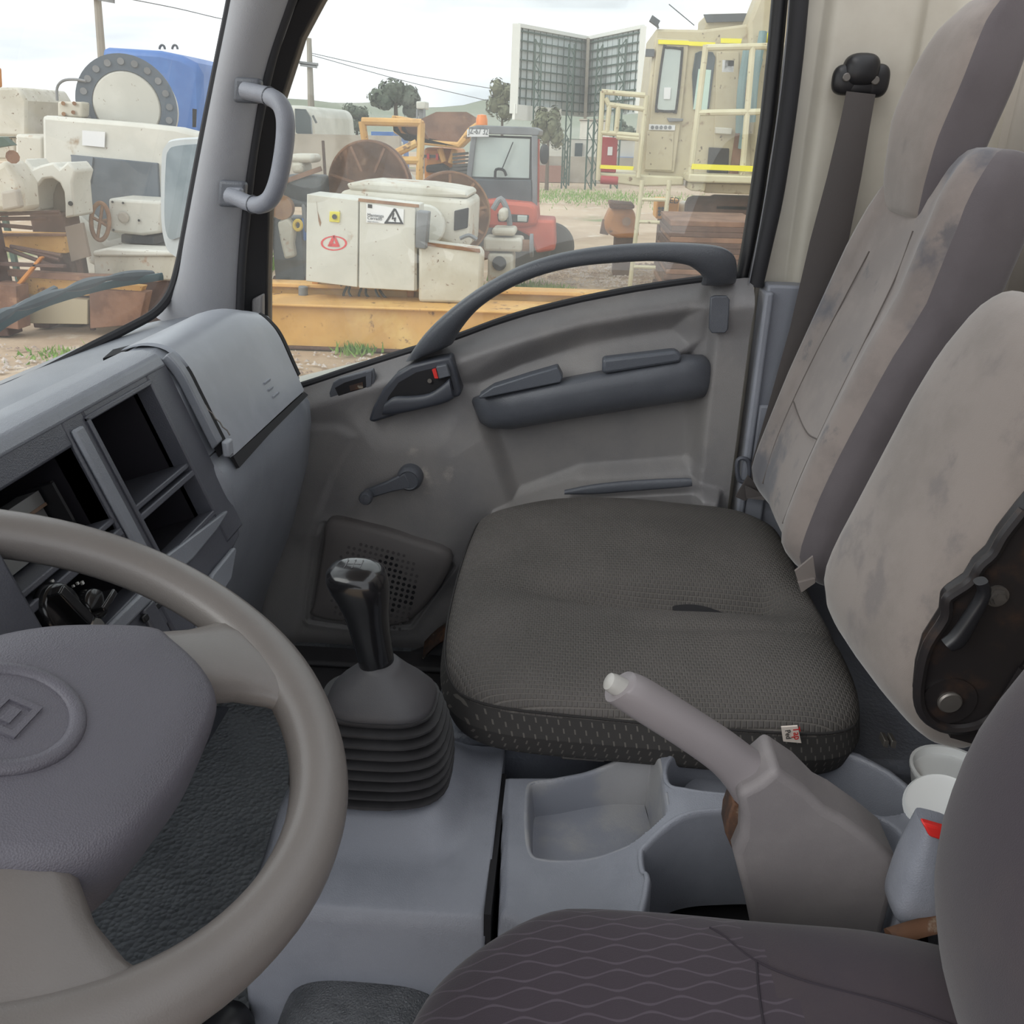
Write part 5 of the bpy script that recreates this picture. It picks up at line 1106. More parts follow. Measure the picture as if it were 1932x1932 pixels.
# white slanted sheet beside reel
part(TB('white_sheet', 'white sheet leaning beside the orange railing', 'sheet', 770, 335, 13.), 'sheet_plate', mw2, lambda b: poly(b, [(755, 303), (782, 335), (860, 505), (700, 505)], 13., .05), 0)
# ---- billboard seen from behind
bb = TB('billboard', 'tall V-shaped billboard seen from behind on lattice posts', 'billboard', 1090, 350, 37)
YE, YV = 34.5, 38.0
def BL(s, t, off=0): # left leaf: s 0..1 outer->vertex, t 0..1 top->bottom
    y = lerp(YE, YV, s); u = lerp(975, 1110, s)+lerp(0, -6, t)*1.0; v = lerp(lerp(47, 72, s), lerp(211, 221, s), t); return U(u, v, y-off)
def BR(s, t, off=0):
    y = lerp(YV, YE, s); u = lerp(1110, 1214, s)+lerp(0, lerp(-6, -11, s), t); v = lerp(lerp(72, 50, s), lerp(221, 214, s), t); return U(u, v, y-off)
for fn in (BL, BR):
    pn = [fn(0, 0), fn(1, 0), fn(1, 1), fn(0, 1)]; part(bb, 'sheet', mbill, lambda b: b.prism(pn, (0, .15, 0)), 0)
    nvb = 12 if fn is BL else 11
    for k_ in range(1, nvb): part(bb, 'upright_batten', mgreen, lambda b: b.bar(fn(k_/nvb, .02, .06), fn(k_/nvb, .98, .06), .03, .05, (0, 1, 0)), 0)
    for k_ in range(9): part(bb, 'cross_batten', mgreen, lambda b: b.bar(fn(.03, .06+.11*k_, .1), fn(.97, .06+.11*k_, .1), .045, .045), 0)
    part(bb, 'edge_frame', mbillw, lambda b: b.bar(fn(0, 0, .1), fn(1, 0, .1), .12, .12), 0)
part(bb, 'edge_frame', mbillw, lambda b: b.bar(BL(0, -.01, .15), BL(0, 1.02, .15), .28, .3, (0, 1, 0)), 0); part(bb, 'edge_frame', mbillw, lambda b: b.bar(BR(1, 0, .15), BR(1, 1.0, .15), .2, .3, (0, 1, 0)), 0)
part(bb, 'ridge_post', mconc, lambda b: b.bar(BL(1, 0, .3), BL(1, 1.02, .3), .12, .12, (0, 1, 0)), 0)
part(bb, 'bottom_lip', mbillw, lambda b: b.bar(BL(0, 1.0, .3), BL(.65, 1.01, .3), .12, .5), 0)
for u1, u2, vt, vb_, Y, lb in ((1011, 1023, 75, 330, 35., 'lattice post behind the outer end of the left billboard leaf'), (1074, 1084, 85, 335, 36.7, 'lattice post behind the left billboard leaf near its ridge'), (1128, 1137, 85, 330, 36.8, 'lattice post behind the right billboard leaf near its ridge'), (1168, 1181, 75, 330, 35.4, 'lattice post behind the outer end of the right billboard leaf'), (1063, 1072, 260, 352, 34.6, 'short lattice mast in front of the olive tree'), (1110, 1122, 225, 352, 34.2, 'lattice mast below the billboard ridge beside the red cabinet')):
    lt = TB('lattice_post', lb, 'post', (u1+u2)/2, vb_, Y, 'lattice posts of the billboard')
    d0 = -.06*(u1-1100)/1100
    P1, P2 = (U(u1, vt, Y), U(u2, vt, Y)); x1, x2 = P1.x, P2.x; zt_ = P1.z; zb_ = 0
    for x in (x1, x2): part(lt, 'lattice_leg', mgreen, lambda b: b.bar((x, Y-.3, zb_), (x, Y-.3, zt_), .06, .06), 0)
    n_ = max(6, int((zt_-zb_)/.35))
    for k_ in range(n_):
        za, zc = zb_+(zt_-zb_)*k_/n_, zb_+(zt_-zb_)*(k_+1)/n_; part(lt, 'lattice_brace', mgreen, lambda b: b.bar((x1 if k_ % 2 else x2, Y-.3, za), (x2 if k_ % 2 else x1, Y-.3, zc), .035, .035), 0)
# ---- beige crane
cr_ = TB('beige_machine', 'tall beige machine with cab door, railings and yellow tape', 'machine', 1300, 420, 12)
YR_ = 12.
part(cr_, 'cab_body', mbei, lambda b: poly(b, [(1237, 54), (1325, 56), (1420, 44), (1470, 40), (1470, 345), (1205, 338), (1216, 230)], YR_, 1.6), .03)
part(cr_, 'cab_roof_box', mbei, lambda b: poly(b, [(1332, 26), (1410, 24), (1408, 55), (1330, 58)], YR_+.5, .8), .03)
part(cr_, 'roof_shade', mdgr, lambda b: poly(b, [(1328, 27), (1412, 25), (1408, 40), (1334, 42)], YR_+.45, .05), 0)
cdr = part(cr_, 'cab_door', mbei, lambda b: poly(b, [(1240, 72), (1300, 75), (1285, 225), (1272, 325), (1215, 322), (1228, 215)], YR_-.04, .05), .01)
part(cdr, 'door_window', mwin, lambda b: poly(b, [(1252, 94), (1258, 90), (1282, 92), (1287, 99), (1276, 205), (1270, 210), (1244, 209), (1238, 202)], YR_-.06, .03), .006)
part(cdr, 'window_seal', mgap, lambda b: [b.tube(smooth_path([U(u, v, YR_-.06) for u, v in [(1252, 94), (1258, 90), (1282, 92), (1287, 99), (1276, 205), (1270, 210), (1244, 209), (1238, 202)]], 3, True), .015, 6, closed=True)], 0)
part(cdr, 'window_paper', mpaper, lambda b: poly(b, [(1253, 165), (1266, 165), (1264, 187), (1252, 187)], YR_-.075, .01), 0)
part(cdr, 'door_notice', mpaper, lambda b: poly(b, [(1225, 234), (1274, 236), (1273, 246), (1224, 245)], YR_-.06, .01), 0)
for k_ in range(5): part(cdr, 'notice_symbol', mgry, lambda b: b.cyl(U(1231+8.2*k_, 240.5, YR_-.061), U(1231+8.2*k_, 240.5, YR_-.066), .022, 12), 0)
part(cdr, 'lower_panel', mbei, lambda b: poly(b, [(1222, 247), (1272, 249), (1268, 322), (1216, 320)], YR_-.055, .03), .008)
part(cdr, 'door_handle', mgry, lambda b: poly(b, [(1258, 222), (1290, 224), (1288, 229), (1262, 230)], YR_-.09, .04), .008)
part(cr_, 'cab_window', mwind, lambda b: poly(b, [(1312, 100), (1322, 96), (1345, 98), (1350, 108), (1338, 205), (1308, 205), (1306, 140)], YR_-.03, .04), .006)
part(cr_, 'window_film', M('pale_green_film', (190, 212, 200), .3), lambda b: poly(b, [(1318, 130), (1342, 132), (1334, 208), (1308, 206)], YR_-.045, .03), 0)
for q in ([(1242, 75), (1300, 77), (1300, 85), (1242, 83)], [(1300, 78), (1350, 80), (1348, 88), (1300, 86)], [(1360, 72), (1400, 73), (1398, 82), (1360, 81)]): part(cr_, 'yellow_tape', myel, lambda b: poly(b, q, YR_-.06, .02), 0)
part(cr_, 'wall_notice', mpaper, lambda b: poly(b, [(1363, 113), (1385, 114), (1384, 136), (1362, 136)], YR_-.02, .01), 0)
part(cr_, 'engine_panel', mbei, lambda b: poly(b, [(1352, 98), (1395, 98), (1390, 330), (1345, 330)], YR_-.02, .04), .01)
part(cr_, 'dark_opening', mgap, lambda b: poly(b, [(1338, 278), (1376, 280), (1374, 328), (1334, 326)], YR_-.05, .05), .01)
part(cr_, 'grey_bracket', mw, lambda b: poly(b, [(1350, 240), (1382, 242), (1380, 254), (1350, 252)], YR_-.09, .08), .01)
part(cr_, 'rust_column', mrust, lambda b: poly(b, [(1420, 40), (1432, 40), (1392, 335), (1375, 335)], YR_-.05, .06), .01)
for (u1, v1, u2, v2) in ((1410, 90, 1395, 250), (1440, 60, 1418, 230), (1432, 110, 1400, 280)): part(cr_, 'hose', mteal, lambda b: b.tube(smooth_path([U(u1, v1, YR_-.2), U((u1+u2)/2-4, (v1+v2)/2, YR_-.26), U(u2, v2, YR_-.2)], 5), .05, 8), 0)
part(cr_, 'mast', mbei, lambda b: poly(b, [(1412, 40), (1440, -30), (1530, -30), (1500, 345), (1420, 345)], YR_-.1, .5), .05)
part(cr_, 'mast_tape', myel, lambda b: poly(b, [(1448, 62), (1462, 62), (1460, 95), (1446, 95)], YR_-.13, .02), 0)
bars(cr_, 'guard_rail', mbei2, [(1332, 90, 1500, 86), (1318, 213, 1480, 210), (1332, 85, 1302, 335), (1420, 88, 1400, 330)], YR_-.5, .035)
part(cr_, 'yellow_tape', myel, lambda b: poly(b, [(1306, 309), (1470, 315), (1470, 326), (1304, 319)], YR_-.55, .02), 0)
part(cr_, 'platform', mbei2, lambda b: poly(b, [(1300, 328), (1470, 334), (1470, 348), (1298, 344)], YR_-.6, 1.0), .02)
part(cr_, 'platform_box', mbei2, lambda b: poly(b, [(1304, 344), (1332, 345), (1330, 362), (1302, 360)], YR_-.5, .6), .02); part(cr_, 'under_frame', mbei, lambda b: poly(b, [(1330, 345), (1480, 350), (1480, 370), (1328, 364)], YR_-.3, .8), .02)
part(cr_, 'cab_deck', mbei2, lambda b: poly(b, [(1130, 326), (1205, 330), (1290, 334), (1290, 350), (1205, 352), (1128, 342)], YR_-.2, 1.6), .02)
bars(cr_, 'deck_rail', mbei2, [(1135, 173, 1217, 180), (1145, 197, 1216, 206), (1134, 250, 1205, 256), (1137, 172, 1128, 340), (1142, 185, 1150, 200), (1167, 200, 1162, 252), (1220, 180, 1204, 335), (1150, 198, 1145, 250), (1163, 258, 1205, 262)], YR_-.25, .03)
part(cr_, 'yellow_tape', myel, lambda b: poly(b, [(1133, 311), (1196, 314), (1194, 321), (1132, 318)], YR_-.3, .02), 0)
part(cr_, 'floodlight', mdgr, lambda b: b.obox(U(1235, 40, YR_), (.05, 0, -.03), (0, .05, 0), (.015, 0, .03)), 0); part(cr_, 'floodlight_arm', mgry, lambda b: b.cyl(U(1242, 54, YR_), U(1239, 43, YR_), .015, 6), 0)
part(cr_, 'aerial', mdgr, lambda b: b.cyl(U(1262, 8, YR_), U(1310, 48, YR_), .006, 5), 0)
part(cr_, 'side_lamp', mdgr, lambda b: b.obox(U(1226, 100, YR_), (.05, 0, 0), (0, .05, 0), (0, 0, .04)), 0)
for q in ((1300, 372, 1420, 420), (1340, 370, 1440, 412)): part(cr_, 'drive_gear', mrust2, lambda b: fb(b, *q, YR_+.3, .5), .1)
rc = TB('red_cabinet', 'narrow red cabinet behind the railing of the beige machine', 'cabinet', 1148, 330, 12.1)
part(rc, 'cabinet_body', mred2, lambda b: poly(b, [(1134, 258), (1166, 260), (1162, 326), (1132, 324)], YR_-.02, .3), .01); part(rc, 'cabinet_notice', mpaper, lambda b: poly(b, [(1147, 277), (1156, 277), (1155, 293), (1146, 293)], YR_-.035, .01), 0)
rx = TB('red_cylinder', 'small red cylinder below the railing of the beige machine', 'cylinder', 1150, 340, 11.8); part(rx, 'cylinder', mred2, lambda b: b.cyl(U(1133, 339, 11.6), U(1166, 341, 11.6), .05, 12), .01)
lad = TB('steel_ladder', 'pale steel ladder hanging from the beige machine', 'ladder', 1225, 508, 11.6)
bars(lad, 'ladder_rail', mbei2, [(1212, 340, 1186, 558), (1263, 340, 1240, 558)], 11.5, .028); bars(lad, 'ladder_rung', mbei2, [(1209, 376, 1259, 377), (1203, 418, 1254, 420), (1198, 462, 1250, 464), (1194, 503, 1246, 505)], 11.5, .022)
# ---- orange pump, yellow box, rusty plates
op = TB('orange_barrel', 'dented orange barrel with lid beside the steel ladder', 'barrel', 1175, 455, 13)
part(op, 'pump_body', mor2, lambda b: poly(b, [(1152, 392), (1196, 392), (1208, 450), (1165, 450), (1142, 440), (1140, 420)], 12.8, .6), .08, seg=3); part(op, 'pump_lid', mrust, lambda b: poly(b, [(1150, 383), (1198, 387), (1197, 394), (1150, 393)], 12.7, .7), .02)
part(op, 'pump_port', mrope, lambda b: b.cyl(U(1182, 418, 12.8), U(1182, 418, 12.7), .06, 12), 0); part(op, 'inlet_stub', mrust, lambda b: b.cyl(U(1134, 427, 13.), U(1150, 430, 13.), .1, 12), 0)
part(op, 'pump_stand', mrust2, lambda b: b.box(U(1160, 440, 13).x, U(1195, 440, 13).x, 12.9, 13.3, 0, U(1160, 440, 13).z))
yb_ = TB('yellow_box', 'orange-yellow machine box with black letters behind the steel ladder', 'box', 1258, 415, 14)
part(yb_, 'box_body', M('yellow_machine_paint', (214, 150, 40), .5), lambda b: fb(b, 1240, 376, 1279, 414, 13.8, .6), .02); part(yb_, 'box_foot', mrust2, lambda b: fb(b, 1245, 412, 1275, 440, 13.9, .4, 0)); text('box_text', 'ED', U(1262, 386, 13.78), .12, dx_, (0, 0, 1), m_ink, yb_, .002)
for k_ in range(7): part(yb_, 'vent_hole', mgap, lambda b: b.cyl(U(1244+6*(k_ % 3), 393+6*(k_//3), 13.8), U(1244+6*(k_ % 3), 393+6*(k_//3), 13.78), .022, 8), 0)
sc2 = TB('pale_casing', 'pale casing lying beneath the beige machine platform', 'casing', 1300, 410, 14); part(sc2, 'casing_shell', mw, lambda b: poly(b, [(1282, 385), (1305, 380), (1318, 395), (1312, 500), (1280, 500)], 13.9, .5), .08)
pl_ = TB('plate_stack', 'stack of long rusty steel plates below the beige machine', 'plates', 1330, 520, 9.5)
for k_ in range(22):
    v0 = 416+10.2*k_
    if U(1266, v0, 9.4).z < .0: break
    part(pl_, 'steel_plate', mrust2 if k_ % 3 else mrust, lambda b: (lambda A, B, Z: b.box(A.x, B.x, 9.4, 10.6, Z-.052, Z))(U(1266-1.3*k_+(k_ % 2)*3, v0, 9.4), U(1440, v0, 9.4), U(1266, v0, 9.4).z), .006)
# ---- far background: wall, houses, vehicles, poles, trees, hills
cw = MB(); cw.box(-13.5, -4.6, 24, 24.3, 0, 1.72); struct(cw.build('wall_yard', mconc), 'long concrete yard wall behind the scrap', 'wall')
cw = MB(); cw.box(-2.6, 6.5, 39, 39.3, 0, 1.0); struct(cw.build('wall_yard_low', mconc), 'low concrete wall at the foot of the billboard', 'wall')
def house(nm, label, u1, v1, u2, v2, Y, mat, dep=4, roof=None, cat='building', extra=None):
    t = TB(nm, label, cat, (u1+u2)/2, v2, Y); part(t, 'walls', mat, lambda b: fb(b, u1, v1, u2, v2, Y, dep, 0), 0)
    if roof: part(t, 'roof', roof, lambda b: fb(b, u1-2, v1-4, u2+2, v1, Y-.1, dep+.2), 0)
    if extra: extra(t)
    return t
mhw = M('house_white', (206, 204, 196), .8, (190, 186, 176), .5); mhr = M('house_redwall', (150, 112, 100), .85)
house('house', 'pale house wall behind the lattice posts', 1022, 262, 1205, 340, 42, mhw, roof=mconc, extra=lambda t: [part(t, 'blue_band', mblue, lambda b: fb(b, 1165, 296, 1200, 306, 41.8, .2), 0), part(t, 'window', mwind, lambda b: fb(b, 1085, 270, 1098, 300, 41.8, .2), 0)])
house('garden_wall', 'red-brown garden wall right of the tractor', 1018, 312, 1062, 340, 38.6, mhr, dep=.3, cat='wall')
house('house', 'small white house on the slope near the billboard', 1095, 228, 1150, 252, 60, mhw, roof=mconc)
house('house', 'white house roof showing left of the large tree', 598, 212, 645, 226, 75, mhw, roof=mgry)
house('toilet_cabin', 'blue portable toilet cabin right of the bus', 592, 242, 626, 260, 40, mblue, dep=1.5, cat='cabin', extra=lambda t: part(t, 'cabin_door', mpaper, lambda b: fb(b, 600, 244, 606, 259, 39.9, .1), 0))
house('blue_container', 'blue container behind the orange guard rail', 700, 248, 742, 262, 45, mblue, cat='container')
for nm, lb, q in (('white_truck', 'distant white truck left of the dump bed', (660, 258, 700, 276)), ('white_truck', 'distant white tanker beside the dump bed', (700, 266, 745, 285))):
    t = TB(nm, lb, 'truck', q[0], q[3], 38); part(t, 'truck_body', mw2, lambda b: fb(b, *q, 38, 2, 0), .1); part(t, 'truck_window', mwind, lambda b: fb(b, q[0]+4, q[1]+3, q[0]+12, q[1]+8, 37.9, .1), 0)
bs = TB('bus', 'white bus with dark window parked behind the pillar', 'bus', 570, 265, 32)
part(bs, 'bus_body', mw2, lambda b: poly(b, [(540, 198), (575, 199), (588, 212), (594, 268), (540, 268)], 32, 6), .15); part(bs, 'bus_window', mwind, lambda b: poly(b, [(556, 205), (576, 206), (586, 222), (589, 262), (575, 262), (558, 250)], 31.9, .1), 0)
part(bs, 'bus_mirror', mdgr, lambda b: b.bar(U(590, 218, 31.8), U(597, 232, 31.8), .06), 0)
def pole(u1, v1, u2, v2, Y, label, arms=()):
    t = TB('power_pole', label, 'pole', u2, v2, Y); A = U(u1, v1, Y); B = U(u2, v2, Y); d = (B-A); part(t, 'shaft', mpole, lambda b: b.cyl(B+d*((B.z)/max(.1, A.z-B.z)) if B.z > 0 else B, A, .16 if Y < 35 else .2, 8, .11), 0)
    for a in arms: part(t, 'cross_arm', mgry, lambda b: b.bar(U(a[0], a[1], Y-.2), U(a[2], a[3], Y-.2), .12, .12), 0)
pole(181, -40, 196, 160, 30, 'wooden power pole rising behind the blue tank', [(160, -8, 215, 2)])
pole(583, 72, 588, 235, 42, 'grey power pole beside the front pillar', [(565, 118, 600, 122), (567, 122, 598, 126)])
def wire(nm, lb, pts, Y, r=.015):
    b = MB(); b.tube(smooth_path([U(u, v, y) for (u, v), y in zip(pts, Y)], 6), r, 5); b.build(nm, mdgr, None, label=lb, cat='wire')
wire('power_wire', 'upper overhead wire sagging right from the grey pole', [(586, 100), (760, 138), (945, 170)], (42, 44, 46))
wire('power_wire', 'lower overhead wire sagging right from the grey pole', [(588, 104), (760, 152), (920, 190)], (42, 44, 46))
wire('power_wire', 'overhead wire crossing the sky from the wooden pole', [(200, -10), (330, 15), (440, 40), (570, 60)], (30, 33, 37, 42))
def tree(label, u, v, ru, rv, Y, mat, n=900, trunk=True, seed=1):
    c = U(u, v, Y); k_ = Y*1.05/FPX; rnd = random.Random(seed)
    t = thing('tree', label, 'tree', (c.x, c.y, 0))
    blobs = [(V((rnd.uniform(-.6, .6)*ru*k_, rnd.uniform(-.4, .4)*ru*k_, rnd.uniform(-.6, .6)*rv*k_)), rnd.uniform(.35, .6)) for _ in range(9)]
    vs_, fs_ = [], []
    for i in range(n):
        o_, r_ = rnd.choice(blobs); d = V((rnd.gauss(0, 1), rnd.gauss(0, 1), rnd.gauss(0, 1))).normalized(); p = c+o_+V((d.x*ru, d.y*ru, d.z*rv))*(k_*r_*rnd.uniform(.75, 1.02))
        s_ = k_*min(ru, rv)*rnd.uniform(.08, .2); a = V((rnd.gauss(0, 1), rnd.gauss(0, 1), rnd.gauss(0, 1))).normalized(); e = a.cross(d); 
        if e.length < .01: continue
        e.normalize(); a = e.cross(d); j = len(vs_); vs_ += [p+a*s_, p+e*s_*.6, p-a*s_, p-e*s_*.6]; fs_.append((j, j+1, j+2, j+3))
    b = MB(); b.add(vs_, fs_); b.build('crown', mat, t, flat=True)
    b = MB()
    for o_, r_ in blobs: b.soft(lambda q: c+o_*.9+V((q.x*ru, q.y*ru, q.z*rv))*(k_*r_*.7), 2, 4)
    b.build('inner_crown', mat, t, ang=180, kind='stuff')
    if trunk: part(t, 'trunk', mtrunk, lambda b: b.cyl((c.x, c.y, 0), (c.x, c.y, c.z), k_*ru*.14, 8, k_*ru*.06), 0)
tree('round grey-green tree on the skyline beyond the dump truck', 746, 184, 44, 34, 50, mleaf, 1600, seed=2)
tree('low dark tree left of the skyline tree', 672, 222, 28, 22, 48, mleaf, 700, seed=3)
tree('tree right of the bus behind the grey pole', 640, 232, 30, 16, 46, mleaf, 500, seed=4)
tree('olive tree standing left of the billboard', 948, 190, 24, 30, 38, mleaf2, 900, seed=5)
tree('olive tree growing under the billboard', 1035, 240, 26, 40, 33, mleaf2, 900, seed=6)
tree('bush between billboard and beige machine railing', 1185, 245, 22, 16, 48, mleaf, 400, seed=8)
tree('dark bushes behind the white machine', 60, 225, 30, 22, 30, mleaf, 500, seed=9)
wt = TB('water_tank', 'small white box tank on a stand beside the skyline tree', 'tank', 792, 215, 44); part(wt, 'tank_stand', mgry, lambda b: b.box(wt.location.x-.1, wt.location.x+.1, 44.3, 44.6, 0, U(792, 206, 44).z)); part(wt, 'tank_body', mw2, lambda b: fb(b, 785, 191, 803, 206, 44, 1), .05); bars(wt, 'tank_leg', mgry, [(787, 206, 787, 232), (801, 206, 801, 232)], 44, .05)
def hill(nm, lb, pts, Y):
    b = MB(); P = [U(u, v, Y) for u, v in pts]
    b.grid(lambda s, t: (lambda q: V((q[0], Y+60*t, q[1]*(1-t*t*.3) if t > 0 else q[1])))((lerp(P[0].x, P[-1].x, s), interp([(p.x, p.z) for p in P], lerp(P[0].x, P[-1].x, s)))), 60, 2)
    b.grid(lambda s, t: V((lerp(P[0].x, P[-1].x, s), Y-50*t, interp([(p.x, p.z) for p in P], lerp(P[0].x, P[-1].x, s))*(1-t)-.03)), 60, 8)
    struct(b.build(nm, mhill, ang=180), lb, 'hill')
hill('hill_far', 'hazy scrub hills on the skyline', [(-400, 190), (-100, 195), (60, 198), (300, 190), (545, 186), (600, 189), (640, 196), (700, 192), (800, 204), (870, 200), (905, 186), (960, 192), (1050, 205), (1250, 196), (1500, 205), (1700, 200), (2100, 210)], 140)
# grass tufts and gravel
def tuft(u, v, n, r, h, lb, seed):
    c = UZ(u, v, 0); rnd = random.Random(seed); b = MB(); vs_, fs_ = [], []
    for i in range(n):
        p = c+V((rnd.gauss(0, r), rnd.gauss(0, r), 0)); a = rnd.uniform(0, 6.28); w = .012*rnd.uniform(.6, 1.5); hh = h*rnd.uniform(.4, 1); d = V((cos(a), sin(a), 0)); l_ = V((rnd.gauss(0, .4), rnd.gauss(0, .4), 1))*hh; j = len(vs_)
        vs_ += [p-d*w, p+d*w, p+l_]; fs_.append((j, j+1, j+2))
    b.add(vs_, fs_); b.build('grass', mgrass, None, flat=True, label=lb, cat='grass', kind='stuff')
tuft(672, 664, 160, .08, .10, 'green weed sprouting at the foot of the orange beam', 1)
tuft(1040, 556, 400, .16, .13, 'green weeds below the arched door rail', 2)
tuft(985, 545, 300, .2, .12, 'weeds between beam and gravel', 3)
tuft(545, 500, 900, .35, .16, 'grass around the scrapped engine parts', 4)
tuft(1100, 372, 2500, 1.8, .14, 'strip of green grass behind the orange barrel', 5)
tuft(110, 668, 120, .15, .06, 'small weeds on the dirt below the wiper', 6)
def gravel(u, v, rx_, ry_, n, lb, seed):
    c = UZ(u, v, 0); rnd = random.Random(seed); b = MB(); mt_ = M('gravel_stones', (190, 178, 168), .9, (150, 128, 112), 2.5)
    for i in range(n):
        p = c+V((rnd.uniform(-rx_, rx_), rnd.uniform(-ry_, ry_), 0)); s_ = rnd.uniform(.012, .035); a = rnd.uniform(0, 3); d = V((cos(a), sin(a), 0)); e = V((-d.y, d.x, 0))
        b.add([p+d*s_, p+e*s_*.7, p-d*s_, p-e*s_*.7, p+V((0, 0, s_*.6))], [(0, 1, 4), (1, 2, 4), (2, 3, 4), (3, 0, 4)])
    b.build('gravel', mt_, None, flat=True, label=lb, cat='gravel', kind='stuff')
gravel(1120, 515, 1.3, 1.2, 2600, 'pale gravel and chips seen through the arched rail', 1)
gravel(600, 690, 1.2, .5, 300, 'scattered pale chips on the dirt near the door', 2)
gravel(150, 680, 1.0, .5, 300, 'scattered pale chips on the dirt before the windscreen', 3)
# ---- seen through the windscreen: white machine, drum, tank, yoke, beams
KY = 1.16; U_near = U
def U(u, v, Y): return U_near(u, v, Y*KY)      # this group stands further off, on the dirt
wm = TB('white_machine', 'large white machine block with dark opening and control box', 'machine', 230, 500, 8.2)
YW = 8.0
part(wm, 'machine_body', mw2, lambda b: poly(b, [(78, 217), (260, 232), (330, 240), (377, 252), (377, 520), (150, 520), (135, 420), (82, 400)], YW+.05, .28), .04); part(wm, 'machine_base', mw, lambda b: b.box(U(90, 400, 8.2).x, U(370, 400, 8.2).x, (YW+.2)*KY, YW*KY+1.4, 0, 1.3), .03)
part(wm, 'side_wing', mw, lambda b: poly(b, [(28, 252), (80, 258), (84, 400), (30, 390)], YW+.6, .6), .03)
part(wm, 'dark_opening', M('dark_grey_recess', (92, 100, 108), .7, (78, 86, 94), 2), lambda b: poly(b, [(133, 292), (297, 308), (303, 420), (220, 432), (150, 420), (138, 370)], YW+.02, .05), .01)
part(wm, 'opening_streak', M('streaked_cover', (112, 120, 128), .7), lambda b: poly(b, [(133, 292), (175, 297), (170, 345), (145, 340)], YW+.005, .02), 0)
cbx = part(wm, 'control_box', mw2, lambda b: poly(b, [(203, 374), (305, 380), (303, 440), (268, 445), (206, 438)], YW-.4, .5), .03)
part(cbx, 'box_port', mconc, lambda b: b.lathe(U(234, 410, YW-.41), (0, -1, 0), [(.03, 0), (.055, 0), (.055, .02), (.04, .03), (.03, .03)], 20), 0)
for u, v in ((212, 381), (232, 383), (262, 416), (214, 434)): part(cbx, 'box_bolt', m_ink, lambda b: b.cyl(U(u, v, YW-.41), U(u, v, YW-.425), .012, 8), 0)
part(wm, 'box_foot', mdgr, lambda b: poly(b, [(228, 442), (290, 446), (290, 462), (228, 458)], YW-.3, .4), .01)
part(wm, 'lower_slope', mw2, lambda b: poly(b, [(140, 400), (200, 455), (310, 470), (310, 520), (165, 500)], YW-.25, .4), .05)
hw = part(wm, 'hand_wheel', mrope, lambda b: b.tube([U(189+17*cos(a), 418+35*sin(a), YW-.45) for a in [2*pi*k/28 for k in range(28)]], .022, 8, closed=True), 0)
for a in (.3, 1.9, 3.4, 5.0): part(hw, 'wheel_spoke', mrope, lambda b: b.cyl(U(189, 418, YW-.45), U(189+16*cos(a), 418+33*sin(a), YW-.45), .016, 6), 0)
part(hw, 'wheel_shaft', mrope, lambda b: b.cyl(U(189, 418, YW-.45), U(206, 416, YW-.3), .02, 8), 0)
part(wm, 'paper_notice', mpaper, lambda b: poly(b, [(155, 246), (198, 249), (197, 278), (155, 274)], YW+.03, .01), 0)
sbx = part(wm, 'top_box', mw, lambda b: poly(b, [(108, 191), (154, 192), (154, 222), (108, 220)], YW+.2, .25), .02)
for u, v in ((119, 195), (140, 195), (120, 215), (138, 212)): part(sbx, 'box_plug', mrope, lambda b: b.cyl(U(u, v, YW+.2), U(u, v, YW+.17), .02, 8), 0)
part(wm, 'top_hose', mgry, lambda b: b.tube(smooth_path([U(108, 190, YW+.3), U(108, 165, YW+.3), U(120, 152, YW+.3), U(142, 150, YW+.3), U(162, 153, YW+.3)], 5), .014, 8), 0)
# bolted drum
dr = TB('bolted_drum', 'white drum with dark bolted ring on top of the machine', 'drum', 262, 230, 8.6)
dc = U(240, 200, 8.46); s_ = 8.9/FPX; axd = V((ray(432, 238).x, ray(432, 238).y, 0)).normalized(); e1 = axd.cross(V((0, 0, 1))).normalized()
R_ = .425*KY
def oval(r, d, n=48): return [dc+axd*d+(e1*cos(2*pi*k/n)*r*1.0+V((0, 0, 1))*sin(2*pi*k/n)*r) for k in range(n)]
part(dr, 'drum_shell', mw2, lambda b: b.loft([oval(R_*.97, .06), oval(R_*.97, .35), oval(R_*.95, .75), oval(R_*.93, 1.1)]), 0, ang=40)
ring = part(dr, 'bolt_ring', M('dark_grey_ring', (88, 98, 108), .6), lambda b: b.loft([oval(R_*.68, -.02), oval(R_*1.0, -.02), oval(R_*1.0, .08), oval(R_*.68, .08)], loop=True), 0, ang=40)
for k_ in range(20):
    a = 2*pi*k_/20; p = dc-axd*.02+(e1*cos(a)+V((0, 0, 1))*sin(a))*R_*.85
    part(ring, 'ring_bolt', mgry, lambda b: b.lathe(p, -axd, [(.022, 0), (.034, 0), (.034, .015), (.022, .015)], 12), 0)
part(dr, 'drum_cap', mw2, lambda b: b.loft([oval(R_*.69, .05), oval(R_*.69, .0), oval(R_*.64, -.03), oval(R_*.05, -.04)]), 0, ang=40)
part(dr, 'drum_saddle', mw, lambda b: b.box(dc.x-.2, dc.x+.3, 8.7*KY, 9.1*KY, 1.3, dc.z-.43), .02)
part(dr, 'drum_slot', mgap, lambda b: poly(b, [(363, 205), (370, 206), (369, 240), (363, 240)], 9.4, .02), 0)
